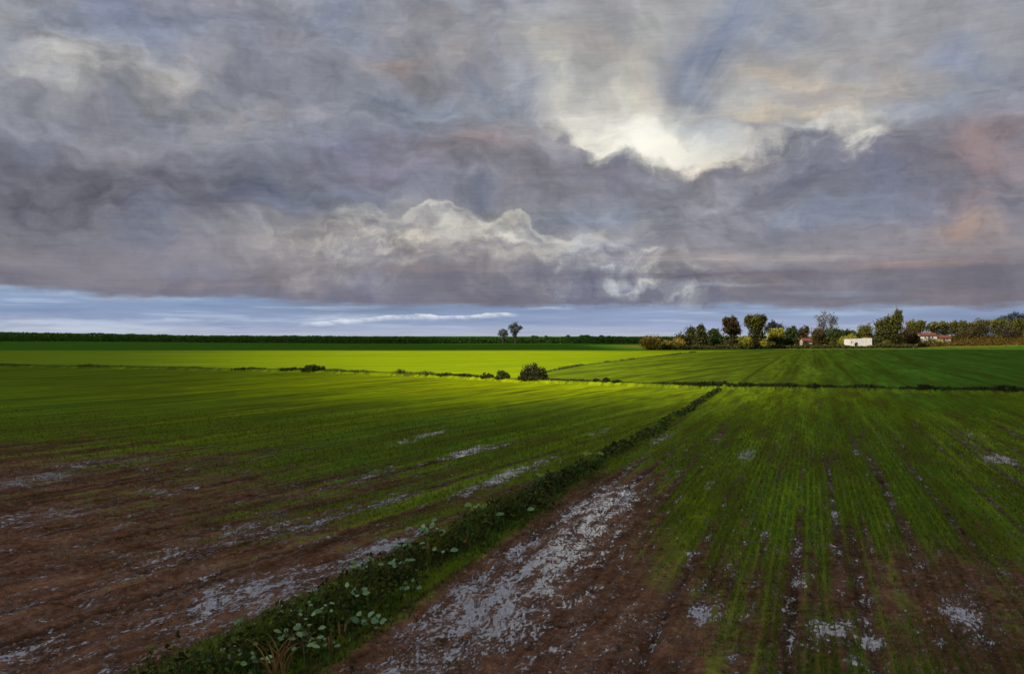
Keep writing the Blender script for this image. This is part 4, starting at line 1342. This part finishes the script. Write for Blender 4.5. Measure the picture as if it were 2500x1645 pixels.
GL = ((0.10, 0.19, 0.095), (0.13, 0.22, 0.12))
YL = ((0.19, 0.23, 0.035), (0.13, 0.21, 0.045), (0.14, 0.24, 0.09))
for a in [
    (703, 1480, 'pale green leafy weed at the upper left of the foreground clump, against bare soil', 5),
    (748, 1496, 'pale leafy weed in the middle of the uppermost three of the foreground clump', 5),
    (787, 1490, 'pale leafy weed at the right of the uppermost three of the foreground clump', 4),
    (712, 1540, 'broad-leaved pale weed in the heart of the foreground clump, below the uppermost three', 6),
    (750, 1545, 'pale weed right of the broad-leaved one in the foreground clump', 5),
    (744, 1566, 'low pale weed directly above the curved dry grass in the foreground', 4),
    (790, 1573, 'small dull green weed beside the short brown stubs at the verge edge', 4, 0.11, 0.25, GL),
    (598, 1528, 'pale green weed at the left edge of the verge, on brown soil', 5, 0.12, 0.48, GL),
    (592, 1590, 'pale weed low in the frame, left of the curved dry grass', 5),
    (628, 1604, 'small weed just left of the curved dry grass, its leaves hanging', 4, 0.11),
    (537, 1606, 'bluish-green weed nearest the bottom left end of the verge', 5, 0.12, 0.5, GL),
    (876, 1380, 'bright round-leaved weed on the crest of the verge, beside the yellow grass', 5, 0.15),
    (905, 1388, 'pale weed touching the right of the round-leaved weed beside the yellow grass', 3, 0.13),
    (872, 1440, 'pale weed alone over the dark hollow in the middle of the verge', 5, 0.15),
    (978, 1384, 'grey-green weed over dark undergrowth right of the round-leaved weed', 4, 0.15, 0.52, GL),
    (893, 1508, 'dull green weed on the right flank of the verge, nearest the wet mud', 5, 0.16, 0.3, GL),
    (922, 1520, 'fading green weed at the mud edge, right of the dull green weed', 4, 0.14, 0.25, GL),
    (1005, 1432, 'greyish weed at the right foot of the verge beside the large wet patch', 4, 0.14, 0.22, GL),
    (1042, 1284, 'light green weed, upper of two next to a wet patch left', 5, 0.17),
    (1062, 1306, 'light green weed, lower of two next to a wet patch left', 5, 0.19),
    (985, 1334, 'blue-green weed with small scattered leaves left of the thin dry stalk', 6, 0.14, 0.52, GL),
    (1010, 1340, 'blue-green weed close to the upright dry stalk, right of a similar one', 5, 0.14, 0.52, GL),
    (1078, 1340, 'two-leaved grey-green weed on dark undergrowth right of the dry stalk', 3, 0.16, 0.5, GL),
    (1160, 1242, 'yellowish green weed where the verge narrows, left of two', 5, 0.22, 0.46, YL),
    (1198, 1236, 'light green weed where the verge narrows, right of two', 3, 0.22, 0.48, YL),
    (1190, 1260, 'single-leaved green weed just below the two where the verge narrows', 2, 0.22, 0.35, GL),
    (1278, 1242, 'pale weed on the right side of the narrowing verge, on grass', 3, 0.22, 0.25, GL),
    (1335, 1165, 'bright yellow-green weed halfway along the verge', 4, 0.28, 0.35, YL),
    (1450, 1108, 'small yellow-green weed far along the verge', 4, 0.28, 0.35, YL),
]:
    leafy_plant(*a)


def dry_tuft(px, py, label, n=7, h=0.5, curve=0.5, w=0.03, bend=0.0, col=((0.24, 0.15, 0.05), (0.17, 0.10, 0.04), (0.12, 0.08, 0.03)), top=0.1):
    x, y = P(px, py, top)
    z0 = float(gz(x, y, False))
    root = empty('dry_grass_tuft', (x, y, z0))
    tag(root, label, 'dry grass')
    V, Fc, Tn = [], [], []
    for i in range(n):
        a = R.uniform(-0.6, 0.6) + (math.pi if R.random() < 0.45 else 0)
        hh, cv = h * R.uniform(0.6, 1.1), curve * R.uniform(0.4, 1.2)
        bx, by = R.uniform(-0.08, 0.08), R.uniform(-0.08, 0.08)
        c = np.array(R.choice(col)) * R.uniform(0.8, 1.2)
        o = len(V)
        K = 8
        for j in range(K + 1):
            t = j / K
            p = np.array([bx + math.cos(a) * cv * t * t + bend * t, by + math.sin(a) * cv * t * t, hh * (t * 1.5 - 0.62 * t * t * t)])
            ww = w * (1 - t ** 2) * (0.5 + t if t < 0.5 else 1)
            V += [tuple(p + np.array([ww * 0.5, 0.2 * ww, 0])), tuple(p + np.array([0, -0.15 * ww, 0.15 * ww])), tuple(p - np.array([ww * 0.5, -0.2 * ww, 0]))]
            Tn += [tuple(c) + (1,)] * 3
        for j in range(K):
            b = o + j * 3
            Fc += [(b, b + 1, b + 4, b + 3), (b + 1, b + 2, b + 5, b + 4)]
    mesh_np('dry_blades', V, np.array(Fc), 4, M['pale_leaf'], root, {'tint': ('FLOAT_COLOR', Tn)}, smooth=True)


dry_tuft(672, 1640, 'large tuft of curved tan dry grass at the bottom edge of the verge', 10, 0.95, 0.6, 0.035, top=0.45)
dry_tuft(690, 1600, 'thin arched dry grass blades above the large curved tuft', 6, 0.9, 0.7, 0.025, top=0.5)
dry_tuft(800, 1558, 'short upright brown stubs at the right edge of the foreground clump', 3, 0.4, 0.04, 0.035, top=0.32)
dry_tuft(820, 1535, 'single brown stub right of the hollow in the foreground clump', 2, 0.4, 0.04, 0.035, top=0.32)
dry_tuft(846, 1532, 'slim brown stub nearest the muddy field', 2, 0.35, 0.05, 0.03, top=0.28)
dry_tuft(1048, 1352, 'upright thin dry stalk on the crest of the verge', 2, 0.5, 0.1, 0.03, top=0.38)
dry_tuft(1140, 1322, 'curled tan dry leaf blade on the right side of the verge', 3, 0.45, 0.25, 0.04, top=0.3)
dry_tuft(925, 1380, 'orange withered leaf blades behind the round-leaved weed', 3, 0.5, 0.15, 0.045, top=0.42, col=((0.26, 0.13, 0.03), (0.2, 0.1, 0.03)))


# ------------------------------------------------------------------ young crop
def crop():
    n = 420000
    inv = rng.uniform(1 / 64.0, 1 / 10.2, n)
    y = 1 / inv
    x = rng.uniform(-0.66, 0.66, n) * (y + 1.5)
    v = row_v(x, y)
    # gather onto the drill rows
    sp = 0.18
    vr = np.round(v / sp) * sp
    t, s = ts(x, y)
    dv = (vr - v) * 0.35
    ang = np.where(t < 0, LA, 0.0)
    nx_ = DN[0] * np.cos(ang) - DD[0] * np.sin(ang)
    ny_ = DN[1] * np.cos(ang) - DD[1] * np.sin(ang)
    x, y = x + dv * nx_, y + dv * ny_
    c = crop_mask(x, y)
    wet = wet_mask(x, y)
    st = fbm(v * 1.9, row_s(x, y) * 0.06, 4, 121)
    pt = fbm(x * 0.9, y * 0.9, 3, 122)
    t, s = ts(x, y)
    fl = furrow_lines(v, row_s(x, y), 0.95, 0.13, 310)
    fl = np.maximum(fl, 0.7 * furrow_lines(v, row_s(x, y) * 1.5, 0.42, 0.06, 330))
    prob = (1 - 0.85 * fl) * np.clip(c * 1.3 + (st - 0.5) * 1.9 + (pt - 0.5) * 1.1 - 0.35, 0, 1) * (1 - 0.75 * sm(0.35, 0.9, wet)) * (0.25 + 0.75 * c)
    keep = (rng.uniform(0, 1, n) < prob * sm(68, 46, y)) & (y < hedge_y(x) - 2) & (np.abs(t) > verge_hw(s) * 0.8)
    x, y, c = x[keep], y[keep], c[keep]
    n = len(x)
    h = rng.uniform(0.05, 0.13, n) * (0.6 + 0.5 * c) * np.interp(y, [10, 25, 60], [0.85, 1, 1.1])
    lean = rng.normal(0, 0.5, (n, 2)) * h[:, None]
    b = np.stack([x, y, gz(x, y) - 0.01], 1)
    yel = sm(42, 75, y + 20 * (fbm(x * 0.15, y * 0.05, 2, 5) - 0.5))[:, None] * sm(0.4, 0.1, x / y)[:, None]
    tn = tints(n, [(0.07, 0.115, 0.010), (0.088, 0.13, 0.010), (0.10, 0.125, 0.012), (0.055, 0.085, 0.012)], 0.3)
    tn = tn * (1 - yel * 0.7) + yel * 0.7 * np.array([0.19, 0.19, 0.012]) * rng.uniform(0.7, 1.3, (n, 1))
    tn = tn * (0.72 + 0.28 * sm(0.5, 0.95, c))[:, None]
    o = blades('crop_grass', b, h, np.maximum(0.010, 0.00075 * y) * rng.uniform(0.7, 1.4, n), lean, tn, M['blade'])
    tag(o, 'young green cereal crop sprouting in drilled rows over the wet brown soil', 'crop', kind='stuff')


crop()


# ------------------------------------------------------------------ clods of earth
def clods():
    n = 42000
    y = 1 / rng.uniform(1 / 34.0, 1 / 10.5, n)
    x = rng.uniform(-0.64, 0.64, n) * (y + 1.5)
    c = crop_mask(x, y)
    w = wet_mask(x, y)
    t, s = ts(x, y)
    keep = (rng.uniform(0, 1, n) < (1 - c) ** 1.2 * (1 - 0.6 * w) * sm(0.35, 0.6, fbm(x * 0.8, y * 0.8, 3, 141))) & (np.abs(t) > verge_hw(s) * 0.9)
    x, y = x[keep], y[keep]
    n = len(x)
    r = 0.013 + 0.045 * rng.uniform(0, 1, n) ** 4
    base = np.array([(-1, -.6, -.4), (1, -.7, -.4), (.8, .8, -.4), (-.9, .7, -.4), (-.5, -.4, .6), (.6, -.3, .75), (.4, .5, .5), (-.5, .4, .8)])
    V = base[None] * r[:, None, None] * rng.uniform(0.55, 1.25, (n, 8, 3))
    a = rng.uniform(0, 6.28, n)
    ca, sa = np.cos(a)[:, None], np.sin(a)[:, None]
    vx = V[:, :, 0] * ca - V[:, :, 1] * sa
    vy = V[:, :, 0] * sa + V[:, :, 1] * ca
    V = np.stack([vx + x[:, None], vy + y[:, None], V[:, :, 2] * 0.7 + (gz(x, y) + r * 0.05)[:, None]], 2)
    q = np.array([(0, 1, 5, 4), (1, 2, 6, 5), (2, 3, 7, 6), (3, 0, 4, 7), (4, 5, 6, 7)])
    f = (np.arange(n)[:, None, None] * 8 + q[None]).reshape(-1)
    tn = np.repeat(np.concatenate([tints(n, [(0.035, 0.018, 0.012), (0.08, 0.042, 0.027), (0.13, 0.068, 0.044)], 0.3), np.ones((n, 1))], 1), 8, 0)
    o = mesh_np('earth_clods', V.reshape(-1, 3), f, 4, M['clod'], attrs={'tint': ('FLOAT_COLOR', tn)})
    tag(o, 'small brown clods of wet earth lying on the bare parts of the fields', 'clods', kind='stuff')


def clod_material():
    m, T = mat('wet_earth_clod')
    a = T.new('ShaderNodeAttribute', attribute_name='tint')
    g = T.new('ShaderNodeNewGeometry')
    n = T.noise(g.outputs['Position'], 40, 4, 0.6)
    pb = T.new('ShaderNodeBsdfPrincipled')
    T.put(pb.inputs['Base Color'], T.mix(1.0, a.outputs['Color'], T.mr(n, 0.3, 0.7, 0.7, 1.3), 'MULTIPLY'))
    pb.inputs['Roughness'].default_value = 0.6
    out = T.new('ShaderNodeOutputMaterial')
    T.l.new(pb.outputs[0], out.inputs[0])
    M['clod'] = m


clod_material()
clods()


# ------------------------------------------------------------------ added unseen deck, behind and left of the viewer, shaped to place the sunlight
def wanted_sun(x, y):
    """sun wanted on the ground at x, y; the added deck is thinned to match"""
    u = x / np.maximum(y, 20)
    n = (fbm(x * 0.02, y * 0.02, 3, 200) - 0.5)
    yy = y + n * 18
    near = 0.07 + 0.93 * sm(36, 108, yy) ** 1.25
    far = sm(330, 285, yy)
    lat = np.interp(u, [-0.9, -0.6, -0.45, -0.3, -0.18, 0.0, 0.09, 0.18, 0.3, 0.45, 0.7], [0.12, 0.22, 0.34, 0.56, 0.88, 1.0, 0.9, 0.52, 0.36, 0.20, 0.12])
    latn = np.interp(u, [-0.7, -0.5, -0.35, -0.22, -0.1, 0.02, 0.15, 0.22, 0.32, 0.45, 0.6], [0.02, 0.04, 0.09, 0.24, 0.6, 0.95, 1.0, 0.8, 0.5, 0.32, 0.2])
    wn_ = sm(hedge_y(x) - 2, hedge_y(x) + 8, y)
    lat = latn * (1 - wn_) + lat * wn_
    s = near * lat * far
    s = np.where(y < 95, np.maximum(s, 0.07), s)
    tl = sm(30, 50, x) * sm(312, 334, y) * sm(520, 490, y)          # the tree line gets its own share
    s = np.maximum(s, 0.95 * tl)
    s = np.maximum(s, 0.4 * sm(70, 25, np.abs(x)) * sm(500, 545, y))  # extra sun let through the added deck for the horizon trees
    return np.clip(np.maximum(s, 0.10), 0, 1)


def shade_deck():
    m, T = mat('shade_deck_vapour')
    a = T.new('ShaderNodeAttribute', attribute_name='thin')
    tr = T.new('ShaderNodeBsdfTransparent')
    tl = T.new('ShaderNodeBsdfTranslucent')
    tl.inputs[0].default_value = (0.75, 0.75, 0.77, 1)
    df = T.new('ShaderNodeBsdfDiffuse')
    df.inputs[0].default_value = (0.7, 0.7, 0.72, 1)
    mx = T.new('ShaderNodeMixShader')
    mx.inputs[0].default_value = 0.5
    T.l.new(df.outputs[0], mx.inputs[1])
    T.l.new(tl.outputs[0], mx.inputs[2])
    m2 = T.new('ShaderNodeMixShader')
    T.l.new(a.outputs['Fac'], m2.inputs[0])
    T.l.new(mx.outputs[0], m2.inputs[1])
    T.l.new(tr.outputs[0], m2.inputs[2])
    out = T.new('ShaderNodeOutputMaterial')
    T.l.new(m2.outputs[0], out.inputs[0])
    k = LDIR[:2] / -LDIR[2]
    gx = np.arange(-560, 640, 7.0)
    gy = np.arange(-160, 1000, 7.0)
    Gx, Gy = np.meshgrid(gx, gy, indexing='ij')
    vs, th = [], []
    for lvl, amp in ((0, -14), (1, 40)):
        z = 350 + (40 if lvl else 0) + amp * (fbm(Gx * 0.012, Gy * 0.012, 4, 210 + lvl) - 0.3)
        edge = np.minimum(np.minimum(Gx - gx[0], gx[-1] - Gx), np.minimum(Gy - gy[0], gy[-1] - Gy))
        z = 365 + (z - 365) * sm(0, 60, edge)
        x = Gx - k[0] * 365
        y = Gy - k[1] * 365
        gxx, gyy = x + k[0] * z, y + k[1] * z
        vs.append(np.stack([x, y, z], -1).reshape(-1, 3))
        th.append(np.sqrt(wanted_sun(gxx, gyy)).ravel())
    nx_, ny_ = Gx.shape
    i = (np.arange(nx_ - 1)[:, None] * ny_ + np.arange(ny_ - 1)[None, :]).reshape(-1)
    N = nx_ * ny_
    f0 = np.stack([i, i + ny_, i + ny_ + 1, i + 1], 1)
    f1 = np.stack([i, i + 1, i + ny_ + 1, i + ny_], 1) + N
    o = mesh_np('shade_cloud', np.concatenate(vs), np.concatenate([f1, f0]).ravel(), 4, m, attrs={'thin': ('FLOAT', np.concatenate(th))}, smooth=True)
    tag(o, kind='structure')


shade_deck()
S.cycles.transparent_max_bounces = 16
